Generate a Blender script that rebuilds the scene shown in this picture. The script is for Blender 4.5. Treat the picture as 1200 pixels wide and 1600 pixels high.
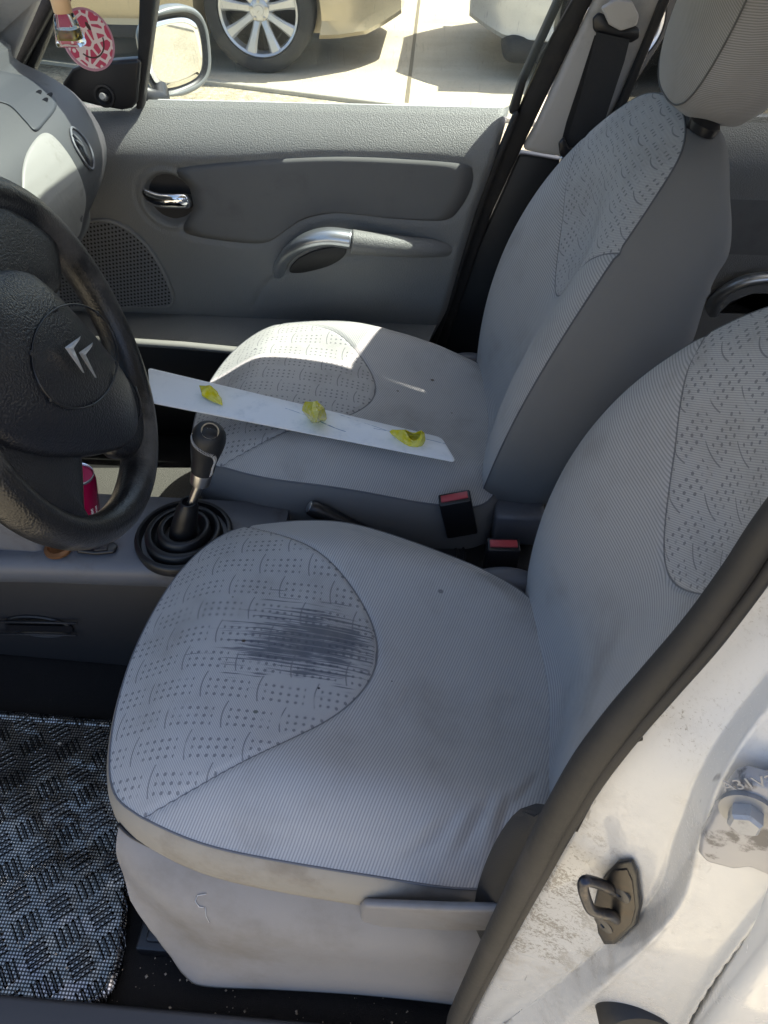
import bpy, bmesh, math, random
from mathutils import Vector, Matrix, noise
random.seed(7)
R = math.radians
for o in list(bpy.data.objects): bpy.data.objects.remove(o)
scn = bpy.context.scene
COL = scn.collection

# ------------------------------------------------------------------ camera
CAM = Vector((0, -0.15, 1.46)); YAW = R(4.3); PIT = R(45); F = 1156.0
fw = Vector((-math.sin(YAW)*math.cos(PIT), math.cos(YAW)*math.cos(PIT), -math.sin(PIT)))
rt = Vector((math.cos(YAW), math.sin(YAW), 0)); up = rt.cross(fw)
cd = bpy.data.cameras.new('camera'); cam = bpy.data.objects.new('camera', cd); COL.objects.link(cam)
cam.location = CAM
cam.rotation_euler = Matrix((rt, up, -fw)).transposed().to_euler()
cd.sensor_fit = 'VERTICAL'; cd.sensor_height = 36; cd.lens = 36*F/1600; cd.clip_start = 0.01; cd.clip_end = 500
scn.camera = cam
# ------------------------------------------------------------------ light
SUN = Vector((0.57, 0.27, 1.0)).normalized()
w = bpy.data.worlds.new('World'); scn.world = w; w.use_nodes = True
nt = w.node_tree; bg = nt.nodes['Background']; sky = nt.nodes.new('ShaderNodeTexSky')
sky.sky_type = 'NISHITA'; sky.sun_disc = False; sky.sun_elevation = math.asin(SUN.z)
sky.air_density = .8; sky.dust_density = 3.0
sky.sun_rotation = math.atan2(SUN.x, SUN.y)
nt.links.new(sky.outputs[0], bg.inputs[0]); bg.inputs[1].default_value = 0.11
sl = bpy.data.lights.new('sun', 'SUN'); sl.energy = 4.1; sl.angle = R(0.53); sl.color = (1, .95, .86)
so = bpy.data.objects.new('sun', sl); COL.objects.link(so)
so.rotation_euler = SUN.to_track_quat('Z', 'Y').to_euler(); so.location = (3, 3, 6)
scn.view_settings.view_transform = 'Standard'; scn.view_settings.look = 'None'
scn.view_settings.gamma = 1; scn.view_settings.exposure = 1.75
scn.render.engine = 'CYCLES'
scn.cycles.max_bounces = 10; scn.cycles.diffuse_bounces = 5; scn.cycles.transparent_max_bounces = 12
scn.cycles.caustics_reflective = False; scn.cycles.caustics_refractive = False

def U(px, py, x=None, y=None, z=None, plane=None):
    """the point of a real plane (x=, y=, z= or (point, normal)) seen at a pixel of the 1200x1600 photograph"""
    d = fw + rt*((px-600)/F) + up*((800-py)/F)
    if x is not None: t = (x-CAM.x)/d.x
    elif y is not None: t = (y-CAM.y)/d.y
    elif z is not None: t = (z-CAM.z)/d.z
    else: t = (plane[0]-CAM).dot(plane[1])/d.dot(plane[1])
    return CAM + d*t

# ------------------------------------------------------------------ node helpers
class X:
    def __init__(s, nt, v): s.nt = nt; s.v = v
    def _m(s, op, *a, clamp=False):
        n = s.nt.nodes.new('ShaderNodeMath'); n.operation = op; n.use_clamp = clamp
        for i, q in enumerate((s,)+a):
            q = q.v if isinstance(q, X) else q
            if isinstance(q, (int, float)): n.inputs[i].default_value = q
            else: s.nt.links.new(q, n.inputs[i])
        return X(s.nt, n.outputs[0])
    def __add__(s, o): return s._m('ADD', o)
    __radd__ = __add__
    def __sub__(s, o): return s._m('SUBTRACT', o)
    def __rsub__(s, o): return (s*-1)+o
    def __mul__(s, o): return s._m('MULTIPLY', o)
    __rmul__ = __mul__
    def __truediv__(s, o): return s._m('DIVIDE', o)
    def __pow__(s, o): return s._m('POWER', o)
    def abs(s): return s._m('ABSOLUTE')
    def sqrt(s): return s._m('SQRT')
    def sin(s): return s._m('SINE')
    def floor(s): return s._m('FLOOR')
    def fract(s): return s._m('FRACT')
    def min(s, o): return s._m('MINIMUM', o)
    def max(s, o): return s._m('MAXIMUM', o)
    def lt(s, o): return s._m('LESS_THAN', o)
    def gt(s, o): return s._m('GREATER_THAN', o)
    def mod(s, o): return s._m('FLOORED_MODULO', o)
    def ss(s, a, b):
        n = s.nt.nodes.new('ShaderNodeMapRange'); n.interpolation_type = 'SMOOTHSTEP'
        s.nt.links.new(s.v, n.inputs[0]); n.inputs[1].default_value = a; n.inputs[2].default_value = b
        return X(s.nt, n.outputs[0])

def newmat(name):
    m = bpy.data.materials.new(name); m.use_nodes = True
    return m, m.node_tree, m.node_tree.nodes['Principled BSDF']
def texco(nt, kind='Object'):
    n = nt.nodes.new('ShaderNodeTexCoord'); return n.outputs[kind]
def noise_(nt, scale, detail=3, vec=None, rough=.5):
    n = nt.nodes.new('ShaderNodeTexNoise'); n.inputs['Scale'].default_value = scale
    n.inputs['Detail'].default_value = detail; n.inputs['Roughness'].default_value = rough
    nt.links.new(vec if vec is not None else texco(nt), n.inputs['Vector']); return X(nt, n.outputs[0])
def mapping(nt, vec, sc, rot=(0, 0, 0)):
    n = nt.nodes.new('ShaderNodeMapping'); n.inputs['Scale'].default_value = sc; n.inputs['Rotation'].default_value = rot
    nt.links.new(vec, n.inputs['Vector']); return n.outputs[0]
def mixc(nt, fac, a, b):
    n = nt.nodes.new('ShaderNodeMix'); n.data_type = 'RGBA'
    f = fac.v if isinstance(fac, X) else fac
    if isinstance(f, (int, float)): n.inputs[0].default_value = f
    else: nt.links.new(f, n.inputs[0])
    for i, q in ((6, a), (7, b)):
        if isinstance(q, tuple): n.inputs[i].default_value = (*q, 1) if len(q) == 3 else q
        else: nt.links.new(q, n.inputs[i])
    return n.outputs[2]
def bump(nt, bs, h, strength=.5, dist=.002):
    n = nt.nodes.new('ShaderNodeBump'); n.inputs['Strength'].default_value = strength
    n.inputs['Distance'].default_value = dist
    nt.links.new(h.v, n.inputs['Height']); nt.links.new(n.outputs[0], bs.inputs['Normal'])
def plastic(name, col, rough=.5, metal=0, bs=0, bstr=.3, bdist=.001, vary=.12, vs=6, dirt=None, dirts=4, dthr=(.52, .72), spec=.5, voro=False, coat=0):
    m, nt, b = newmat(name)
    b.inputs['Roughness'].default_value = rough; b.inputs['Metallic'].default_value = metal
    b.inputs['Specular IOR Level'].default_value = spec; b.inputs['Coat Weight'].default_value = coat
    nz = noise_(nt, vs, 4)
    c = mixc(nt, nz, tuple(v*(1-vary) for v in col), tuple(min(1, v*(1+vary)) for v in col))
    if dirt:
        d = noise_(nt, dirts, 8, rough=.65).ss(*dthr)
        c = mixc(nt, d*.8, c, dirt)
        rr = d*.2+rough; nt.links.new(rr.v, b.inputs['Roughness'])
    nt.links.new(c, b.inputs['Base Color'])
    if bs:
        if voro:
            n = nt.nodes.new('ShaderNodeTexVoronoi'); n.inputs['Scale'].default_value = bs
            nt.links.new(texco(nt), n.inputs['Vector']); h = X(nt, n.outputs[0])*-1
        else: h = noise_(nt, bs, 3)
        bump(nt, b, h, bstr, bdist)
    return m

M = {}
M['door'] = plastic('door_plastic', (.19, .193, .19), .5, bs=420, bstr=.6, bdist=.0012, vary=.05, voro=True, dirt=(.145, .14, .13), dirts=5, dthr=(.6, .8))
M['doorins'] = plastic('door_insert', (.145, .147, .147), .8, bs=900, bstr=.3, bdist=.0005, vary=.08, dirt=(.12, .12, .12), dirts=6)
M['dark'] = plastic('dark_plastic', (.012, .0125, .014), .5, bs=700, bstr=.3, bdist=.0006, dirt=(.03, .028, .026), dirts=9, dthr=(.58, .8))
M['darkgrey'] = plastic('dark_grey_plastic', (.022, .022, .024), .55, bs=600, bstr=.3, bdist=.0006)
M['black'] = plastic('black_plastic', (.012, .012, .014), .35, bs=500, bstr=.15, bdist=.0004)
M['rubber'] = plastic('rubber', (.016, .015, .015), .65, bs=60, bstr=.4, bdist=.002, dirt=(.06, .052, .046), dirts=12, dthr=(.5, .75))
M['bellow'] = plastic('bellows_rubber', (.009, .009, .010), .42, bs=80, bstr=.1, vary=.2)
M['grey'] = plastic('grey_plastic', (.12, .125, .14), .45, bs=700, bstr=.3, bdist=.0006, dirt=(.07, .065, .06), dirts=10, dthr=(.5, .72))
M['dash'] = plastic('dash_plastic', (.052, .054, .057), .5, bs=900, bstr=.4, bdist=.0006, vary=.05, dirt=(.04, .04, .038), dirts=14, dthr=(.58, .75))
M['dashtop'] = plastic('dash_top', (.032, .036, .044), .55, bs=900, bstr=.4, bdist=.0006)
M['hood'] = plastic('hood_plastic', (.065, .068, .072), .5, bs=900, bstr=.5, bdist=.0006, vary=.1, vs=60)
M['dashlit'] = plastic('dash_sunlit', (.24, .235, .22), .5, bs=900, bstr=.3, bdist=.0005, vary=.05, dirt=(.18, .17, .155), dirts=20, dthr=(.55, .72))  # sunlight on glovebox lid and pocket lip put into this paler colour
M['pillar'] = plastic('pillar_trim', (.52, .50, .48), .6, bs=900, bstr=.3, bdist=.0005, vary=.04, dirt=(.3, .29, .27), dirts=7)
M['headliner'] = plastic('headliner', (.45, .45, .44), .9)
M['chrome'] = plastic('chrome', (.85, .85, .87), .08, 1, vary=.02)
M['silver'] = plastic('satin_silver', (.52, .55, .58), .3, .85, vary=.05, dirt=(.3, .3, .3), dirts=40, dthr=(.6, .8))
M['steel'] = plastic('brushed_steel', (.45, .44, .43), .3, 1, bs=300, bstr=.1)
M['leather'] = plastic('wheel_leather', (.009, .0095, .012), .36, bs=420, bstr=.4, bdist=.001, voro=True, dirt=(.03, .028, .027), dirts=9, dthr=(.55, .85))
M['pad'] = plastic('airbag_vinyl', (.009, .010, .014), .34, bs=420, bstr=.45, bdist=.0012, voro=True, vary=.2)
M['rim'] = plastic('worn_leather', (.010, .010, .011), .30, bs=420, bstr=.35, bdist=.001, voro=True, dirt=(.10, .092, .085), dirts=9, dthr=(.46, .66))
M['knob'] = plastic('knob_leather', (.010, .0105, .012), .5, bs=500, bstr=.3, bdist=.0008)
M['thread'] = plastic('thread', (.6, .6, .6), .7)
M['red'] = plastic('red_button', (.45, .06, .07), .4, vary=.1, bs=200, bstr=.2)
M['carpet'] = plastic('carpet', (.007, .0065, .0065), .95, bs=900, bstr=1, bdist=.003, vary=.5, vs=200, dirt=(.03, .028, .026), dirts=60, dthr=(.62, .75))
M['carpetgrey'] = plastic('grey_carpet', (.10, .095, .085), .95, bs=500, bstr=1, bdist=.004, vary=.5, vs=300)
M['cover'] = plastic('seat_cover_plastic', (.205, .20, .205), .5, bs=500, bstr=.25, bdist=.0006, vary=.06, dirt=(.145, .13, .115), dirts=5, dthr=(.46, .74))
M['band'] = plastic('seat_band', (.25, .235, .21), .6, bs=600, bstr=.3, bdist=.0005, vary=.06, dirt=(.18, .155, .125), dirts=12, dthr=(.45, .7))
M['sidefab'] = plastic('side_fabric', (.17, .172, .172), .9, bs=1500, bstr=.4, bdist=.0006, vary=.1)
M['tyre'] = plastic('tyre', (.03, .03, .03), .85, bs=60, bstr=.3)
M['alloy'] = plastic('alloy', (.55, .56, .58), .3, .6)
M['beige'] = plastic('beige_paint', (.42, .36, .25), .3, .3, coat=.6, vary=.03)
M['silvercar'] = plastic('silver_paint', (.55, .57, .6), .3, .3, coat=.6, vary=.03)
M['under'] = plastic('underbody', (.03, .03, .03), .9)
M['belt'] = plastic('belt_webbing', (.010, .011, .014), .6, bs=900, bstr=.6, bdist=.0008)
M['wood'] = plastic('pale_wood', (.62, .42, .25), .5, vary=.15, vs=30)
M['pink_can'] = plastic('can_pink', (.34, .004, .06), .25, .35, vary=.05)
M['white_ink'] = plastic('white_ink', (.8, .8, .8), .5)
M['alu'] = plastic('aluminium', (.75, .77, .8), .25, 1)
M['brass'] = plastic('brown_ring', (.20, .09, .035), .4, .4, vary=.4, vs=60)

# concrete, gravel
def ground_mat(name, c1, c2, c3, sc, bs, bstr):
    m, nt, b = newmat(name); b.inputs['Roughness'].default_value = .9
    a = noise_(nt, sc, 8, rough=.7); k = noise_(nt, sc*14, 4, rough=.7).ss(.55, .7)
    st = noise_(nt, .6, 5, mapping(nt, texco(nt), (1, 6, 1))).ss(.4, .7)
    c = mixc(nt, a.ss(.3, .7), c1, c2); c = mixc(nt, k*.6, c, c3); c = mixc(nt, st*.35, c, c3)
    nt.links.new(c, b.inputs['Base Color']); bump(nt, b, noise_(nt, bs, 5), bstr, .01); return m
M['concrete'] = ground_mat('concrete', (.47, .41, .30), (.56, .49, .37), (.33, .275, .18), 2.5, 60, .4)
M['gravel'] = ground_mat('gravel_asphalt', (.26, .22, .15), (.62, .54, .38), (.12, .10, .07), 30, 90, 1)
M['kerb'] = ground_mat('kerb_stone', (.42, .39, .32), (.47, .44, .36), (.35, .32, .25), 5, 80, .3)

def white_paint():
    m, nt, b = newmat('white_paint'); b.inputs['Roughness'].default_value = .3; b.inputs['Coat Weight'].default_value = .5
    base = mixc(nt, noise_(nt, 5, 4), (.62, .61, .59), (.70, .695, .68))
    g = noise_(nt, 14, 10, rough=.75).ss(.52, .72); fine = noise_(nt, 420, 4, rough=.8).ss(.54, .68)
    zone = noise_(nt, 7, 3).ss(.42, .60)
    sp = nt.nodes.new('ShaderNodeSeparateXYZ'); nt.links.new(texco(nt), sp.inputs[0]); q0 = U(800, 1440, y=.04)
    qx, qz = X(nt, sp.outputs[0])-q0.x, X(nt, sp.outputs[2])-q0.z
    z2 = 1-((qx*qx*4+qz*qz*.7).sqrt()+(noise_(nt, 22, 3)-.5)*.14).ss(.02, .24)
    sp_ = (noise_(nt, 330, 3, rough=.9)+(noise_(nt, 45, 3)-.5)*.5).ss(.50, .58)
    dirt = (g*.5).max(fine*zone*1.0).max(sp_*z2*1.3).max(z2*.22)
    st = noise_(nt, 60, 3, mapping(nt, texco(nt), (3, 1, .35))).ss(.70, .76)
    c = mixc(nt, dirt, base, (.30, .275, .24)); c = mixc(nt, st*.6, c, (.10, .10, .11))
    nt.links.new(c, b.inputs['Base Color']); nt.links.new((dirt*.4+.22).v, b.inputs['Roughness'])
    bump(nt, b, noise_(nt, 250, 2), .10, .0008); return m
M['white'] = white_paint()

def glass_pane(name, tint=(.86, .9, .88), dust=.15):
    m, nt, b = newmat(name); nt.nodes.remove(b); out = nt.nodes['Material Output']
    tr = nt.nodes.new('ShaderNodeBsdfTransparent'); tr.inputs[0].default_value = (*tint, 1)
    gl = nt.nodes.new('ShaderNodeBsdfGlossy'); gl.inputs['Roughness'].default_value = .02
    fr = nt.nodes.new('ShaderNodeLayerWeight'); fr.inputs[0].default_value = .5
    mx = nt.nodes.new('ShaderNodeMixShader'); nt.links.new(((X(nt, fr.outputs[1])**5)*.6+.02).v, mx.inputs[0])
    nt.links.new(tr.outputs[0], mx.inputs[1]); nt.links.new(gl.outputs[0], mx.inputs[2])
    df = nt.nodes.new('ShaderNodeBsdfDiffuse'); df.inputs[0].default_value = (.75, .75, .72, 1)
    mx2 = nt.nodes.new('ShaderNodeMixShader')
    d = noise_(nt, 260, 3, rough=.8).ss(.60, .74)*noise_(nt, 6, 3).ss(.35, .7)
    d2 = noise_(nt, 120, 2, mapping(nt, texco(nt), (3, 1, .12))).ss(.66, .74)
    nt.links.new((d.max(d2*.5)*dust*2.2+dust*.25).v, mx2.inputs[0])
    nt.links.new(mx.outputs[0], mx2.inputs[1]); nt.links.new(df.outputs[0], mx2.inputs[2])
    nt.links.new(mx2.outputs[0], out.inputs[0]); return m
M['glass'] = glass_pane('window_glass'); M['glass_clean'] = glass_pane('windscreen_glass', (.85, .9, .88), .02)
def clear(name, col, rough=.03, tr=1.0):
    m, nt, b = newmat(name); b.inputs['Base Color'].default_value = (*col, 1); b.inputs['Roughness'].default_value = rough
    b.inputs['Transmission Weight'].default_value = tr; b.inputs['IOR'].default_value = 1.4; return m
M['clear'] = clear('clear_glass', (.95, .95, .95)); M['liquid'] = clear('perfume_oil', (.8, .6, .08), .1, .6)
def gemmat():
    m, nt, b = newmat('yellow_resin'); b.inputs['Roughness'].default_value = .08; b.inputs['Transmission Weight'].default_value = .35
    c = mixc(nt, noise_(nt, 90, 4).ss(.35, .65), (.95, .84, .01), (1.0, .95, .20)); nt.links.new(c, b.inputs['Base Color'])
    bump(nt, b, noise_(nt, 220, 2), .5, .002); return m
M['gem'] = gemmat()
def mirror_mat():
    m, nt, b = newmat('mirror_glass'); b.inputs['Base Color'].default_value = (.8, .8, .78, 1)
    b.inputs['Metallic'].default_value = 1; b.inputs['Roughness'].default_value = .02; return m
M['mirror'] = mirror_mat()
def boardmat():
    m, nt, b = newmat('white_board'); b.inputs['Roughness'].default_value = .35
    uv = texco(nt, 'UV'); sp = nt.nodes.new('ShaderNodeSeparateXYZ'); nt.links.new(uv, sp.inputs[0])
    u, v = X(nt, sp.outputs[0]), X(nt, sp.outputs[1])
    c = mixc(nt, noise_(nt, 30, 6, rough=.7).ss(.5, .75), (.88, .89, .90), (.72, .75, .78))
    def line(u0, u1, v0, sl, cv, wd):
        t = (u-u0)/(u1-u0); f = v-(t*sl+v0)-(t-.5)*(t-.5)*cv
        return f.abs().lt(wd)*t.gt(0)*t.lt(1)
    l = line(.25, .34, .066, -.026, .02, .0006).max(line(.22, .32, .07, -.02, -.01, .0004)).max(line(.31, .40, .085, -.012, 0, .0004)).max(line(.38, .56, .075, .0, -.02, .0005))
    c = mixc(nt, l*noise_(nt, 60).ss(.35, .5), c, (.10, .2, .38)); nt.links.new(c, b.inputs['Base Color']); return m
M['board'] = boardmat()

def fabric(name, insert=None, worn=False, stripe='x', period=.0036, light=(.485, .475, .465), dark=(.315, .315, .315), spots=()):
    """ribbed seat cloth: UV is in metres; insert = a signed function of (a, b) that is negative on the patterned centre panel"""
    m, nt, b = newmat(name); b.inputs['Roughness'].default_value = .95; b.inputs['Specular IOR Level'].default_value = .15
    b.inputs['Sheen Weight'].default_value = .15; b.inputs['Sheen Roughness'].default_value = .5
    uv = texco(nt, 'UV'); sp = nt.nodes.new('ShaderNodeSeparateXYZ'); nt.links.new(uv, sp.inputs[0])
    u, v = X(nt, sp.outputs[0]), X(nt, sp.outputs[1])
    ph = (u-v*.35) if stripe == 'x' else u
    rib = (ph*(2*math.pi/period)).sin()*.5+.5
    fine = ((u*.8+v*.6)*(2*math.pi/.0024)).sin()*.5+.5
    rib = (rib*.75+noise_(nt, 900, 2, uv)*.35)
    base = mixc(nt, rib.ss(.2, .8), dark, light)
    h = rib
    if insert:
        d = insert(u, v)
        ins = mixc(nt, fine.ss(.1, .9), tuple(x*1.12 for x in dark), tuple(x*1.02 for x in light))
        row = (v/.040).floor(); fx = (u/.070+row*.5).fract(); fy = (v/.040).fract()
        gx = (fx*7).fract()-.5; gy = (fy*4).fract()-.5
        dot = (gx*gx+gy*gy).lt(.045)*fx.gt(.20)*fx.lt(.93)*fy.lt(.76)
        arc = (fx-.09-(fy-.42)*(fy-.42)*.22).abs().lt(.0125)*fy.lt(.92)
        pat = (dot.max(arc))*noise_(nt, 35, 2, uv).ss(.28, .45)
        ins = mixc(nt, pat*.62, ins, (.085, .09, .11))
        msk = d.lt(0)
        base = mixc(nt, msk, base, ins)
        seam = 1-(d.abs()).ss(.0006, .0022)
        base = mixc(nt, seam*.7, base, (.06, .065, .08))
        h = rib-seam*3
        if worn:
            ex = (u+.148)/.092; ey = (v-.014-(u+.15)*.06)/.050
            rr = (ex*ex+ey*ey).sqrt()+(noise_(nt, 26, 3, uv)-.5)*1.3
            st = noise_(nt, 1, 3, mapping(nt, uv, (11, 330, 1), (0, 0, 0)), .6)
            wm = ((1.10-rr)*.8+(st-.5)*3.6).ss(.12, .35)
            ex2 = (u+.17)/.14; ey2 = (v-.005)/.035
            st2 = noise_(nt, 1, 3, mapping(nt, uv, (10, 600, 1)), .6)
            wm2 = (((1-(ex2*ex2+ey2*ey2).sqrt())*.5)+(st2-.5)*2.2-.42).ss(.1, .3)*(rr.lt(3))
            wm = (wm.max(wm2*.7))*d.lt(-.004)
            soft = (1-rr).ss(-.25, .75)*d.lt(-.002)*.42*noise_(nt, 60, 3, uv).ss(.25, .6)
            base = mixc(nt, soft, base, (.085, .095, .12))
            keep = (1-arc*.5)*(1-(v/.0095).fract().lt(.13)*.55)
            base = mixc(nt, wm*keep*.78, base, (.075, .085, .11))
    for (a, c, r_, col) in spots:
        q = ((u-a)*(u-a)+(v-c)*(v-c)*1.6).sqrt()+noise_(nt, 120, 3, uv)*r_*.9
        base = mixc(nt, 1-q.ss(r_*.9, r_*1.25), base, col)
    gr = noise_(nt, 7, 6, uv, .65).ss(.45, .78); base = mixc(nt, gr*.5, base, (.20, .185, .165))
    nt.links.new(base, b.inputs['Base Color'])
    bump(nt, b, h+noise_(nt, 2000, 2, uv)*.5, .35, .0006); return m
cush_ins = lambda u, v: u+.062+(v-.015)*(v-.015)*4.5
back_ins = lambda u, v: ((v*v*10)/(v*v*35+1)+.35)-u
grime = (.11, .095, .075)
M['cush_driver'] = fabric('seat_cloth_worn', cush_ins, True, spots=[(-.235, .005, .0045, (.07, .055, .035)), (-.265, .075, .0018, (.02, .02, .02)), (-.24, .09, .002, (.05, .05, .055)), (-.20, -.095, .005, (.14, .15, .14)), (-.13, -.05, .0025, (.02, .02, .03)), (-.04, -.02, .0015, (.04, .04, .05)), (.02, .13, .006, (.18, .18, .19))])
M['cush_pass'] = fabric('seat_cloth', cush_ins, spots=[(.045, .085, .0055, grime), (-.02, .03, .0035, grime), (.085, .0, .0025, grime), (-.31, .11, .005, (.1, .1, .11))])
M['back_cloth'] = fabric('backrest_cloth', back_ins, stripe='s', period=.0040, light=(.445, .435, .43), dark=(.29, .29, .29), spots=[])
M['head_cloth'] = fabric('headrest_cloth', None, stripe='x', period=.0027, light=(.34, .33, .325), dark=(.22, .215, .21))

# ------------------------------------------------------------------ mesh helpers
def link(o, parent=None):
    COL.objects.link(o)
    if parent is not None: o.parent = parent
    return o
def worldloc(p):
    v = Vector((0, 0, 0))
    while p is not None: v += p.location; p = p.parent
    return v
def mesh(name, V, Fc, mats, parent=None, uv=None, midx=None, smooth=True):
    off = worldloc(parent)
    if parent is None:
        n = len(V); off = Vector((sum(v[0] for v in V)/n, sum(v[1] for v in V)/n, min(v[2] for v in V)))
    me = bpy.data.meshes.new(name)
    me.from_pydata([tuple(Vector(v)-off) for v in V], [], Fc)
    for m in (mats if isinstance(mats, (list, tuple)) else [mats]): me.materials.append(m)
    if uv is not None:
        L = me.uv_layers.new(name='UVMap')
        for l in me.loops: L.data[l.index].uv = uv[l.vertex_index]
    if midx is not None: me.polygons.foreach_set('material_index', midx)
    me.polygons.foreach_set('use_smooth', [smooth]*len(me.polygons))
    me.update()
    bm = bmesh.new(); bm.from_mesh(me); bmesh.ops.recalc_face_normals(bm, faces=bm.faces); bm.to_mesh(me); bm.free()
    o = bpy.data.objects.new(name, me); link(o, parent)
    if parent is None: o.location = off
    return o
def thing(name, loc, label, cat, group=None):
    o = bpy.data.objects.new(name, None); COL.objects.link(o); o.location = loc; o.empty_display_size = .05
    o['label'] = label; o['category'] = cat
    if group: o['group'] = group
    return o
def tag(o, label, cat, group=None):
    o['label'] = label; o['category'] = cat
    if group: o['group'] = group
    return o
def struct(o): o['kind'] = 'structure'; return o
def edgesplit(o, ang=35):
    md = o.modifiers.new('split', 'EDGE_SPLIT'); md.split_angle = R(ang); return o
def bevel(o, w=.003, seg=2):
    md = o.modifiers.new('bevel', 'BEVEL'); md.width = w; md.segments = seg; md.limit_method = 'ANGLE'; md.angle_limit = R(35)
    md.harden_normals = False
    return o
def cr(P, n, closed=False):
    """Catmull-Rom through the points P, n samples per span"""
    P = [Vector(p) for p in P]; out = []; N = len(P); spans = N if closed else N-1
    for i in range(spans):
        if closed: a, b_, c, d = P[(i-1) % N], P[i], P[(i+1) % N], P[(i+2) % N]
        else: a, b_, c, d = P[max(i-1, 0)], P[i], P[i+1], P[min(i+2, N-1)]
        for k in range(n):
            t = k/n
            out.append(.5*((2*b_)+(c-a)*t+(2*a-5*b_+4*c-d)*t*t+(3*b_-a-3*c+d)*t**3))
    if not closed: out.append(P[-1])
    return out
def resample(P, n, closed=False):
    Q = list(P)+([P[0]] if closed else []); L = [0]
    for i in range(1, len(Q)): L.append(L[-1]+(Q[i]-Q[i-1]).length)
    out = []; j = 0; m = n if closed else n-1
    for k in range(n):
        s = L[-1]*k/m
        while j < len(L)-2 and L[j+1] < s: j += 1
        d = L[j+1]-L[j]; out.append(Q[j].lerp(Q[j+1], 0 if d == 0 else (s-L[j])/d))
    return out
def loft(name, rows, mats, parent=None, closed=True, cap=True, smooth=True, split=None, uvf=None):
    V = [p for r in rows for p in r]; n = len(rows[0]); Fc = []
    for i in range(len(rows)-1):
        for j in range(n if closed else n-1):
            k = (j+1) % n; Fc.append((i*n+j, i*n+k, (i+1)*n+k, (i+1)*n+j))
    if cap and closed:
        Fc.append(tuple(range(n))); Fc.append(tuple((len(rows)-1)*n+j for j in range(n)))
    o = mesh(name, V, Fc, mats, parent, smooth=smooth, uv=[uvf(v) for v in V] if uvf else None)
    if split: edgesplit(o, split)
    return o
def tube(name, path, rad, mats, parent=None, n=12, flat=1.0, upv=(0, 0, 1), cap=True, closed=False):
    """rad: number or list; flat: second radius factor (along upv)"""
    path = [Vector(p) for p in path]; rows = []; N = len(path)
    for i, p in enumerate(path):
        a = path[(i-1) % N] if closed or i else path[0]; b_ = path[(i+1) % N] if closed or i < N-1 else path[-1]
        t = (b_-a).normalized(); s = t.cross(Vector(upv)).normalized(); q = s.cross(t)
        r_ = rad[i] if isinstance(rad, (list, tuple)) else rad
        rows.append([p+s*(r_*math.cos(2*math.pi*j/n))+q*(r_*flat*math.sin(2*math.pi*j/n)) for j in range(n)])
    if closed: rows.append(rows[0])
    return loft(name, rows, mats, parent, cap=cap and not closed)
def lathe(name, c, axis, prof, mats, parent=None, n=40, sx=1.0, xdir=None, split=40):
    """prof: list of (radius, height along axis)"""
    c = Vector(c); ax = Vector(axis).normalized()
    e1 = Vector(xdir).normalized() if xdir else (ax.cross(Vector((0, 1, 0))) if abs(ax.y) < .9 else ax.cross(Vector((1, 0, 0)))).normalized()
    e2 = ax.cross(e1)
    rows = [[c+ax*h+e1*(r_*sx*math.cos(2*math.pi*j/n))+e2*(r_*math.sin(2*math.pi*j/n)) for j in range(n)] for r_, h in prof]
    return loft(name, rows, mats, parent, split=split)
def box(name, c, h, mats, parent=None, ax=None, bev=.004, seg=2, taper=1.0):
    ax = ax or (Vector((1, 0, 0)), Vector((0, 1, 0)), Vector((0, 0, 1))); c = Vector(c)
    V = [c+ax[0]*(h[0]*i*(taper if k > 0 else 1))+ax[1]*(h[1]*j*(taper if k > 0 else 1))+ax[2]*(h[2]*k) for i in (-1, 1) for j in (-1, 1) for k in (-1, 1)]
    Fc = [(0, 1, 3, 2), (4, 6, 7, 5), (0, 4, 5, 1), (2, 3, 7, 6), (0, 2, 6, 4), (1, 5, 7, 3)]
    o = mesh(name, V, Fc, mats, parent, smooth=bev > 0)
    if bev: bevel(o, bev, seg)
    return o
def slab(name, pts, thick, mats, parent=None, bev=.003, seg=2):
    """a polygon of world points given the thickness vector thick"""
    n = len(pts); t = Vector(thick); V = [Vector(p) for p in pts]+[Vector(p)+t for p in pts]
    Fc = [tuple(range(n)), tuple(range(2*n-1, n-1, -1))]+[(i, (i+1) % n, n+(i+1) % n, n+i) for i in range(n)]
    o = mesh(name, V, Fc, mats, parent, smooth=bev > 0)
    if bev: bevel(o, bev, seg)
    return o
from mathutils.bvhtree import BVHTree
def bvh_rows(rows, closed=False):
    n = len(rows[0]); V = [p for r in rows for p in r]
    return BVHTree.FromPolygons(V, [(i*n+j, i*n+(j+1) % n, (i+1)*n+(j+1) % n, (i+1)*n+j) for i in range(len(rows)-1) for j in range(n if closed else n-1)])
def onto(tree, px, py, lift=.001):
    d = (U(px, py, z=0)-CAM).normalized(); h = tree.ray_cast(CAM, d)
    return h[0]-d*lift if h[0] is not None else None
def smin(x, a, b): t = max(0, min(1, (x-a)/(b-a))); return t*t*(3-2*t)
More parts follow.
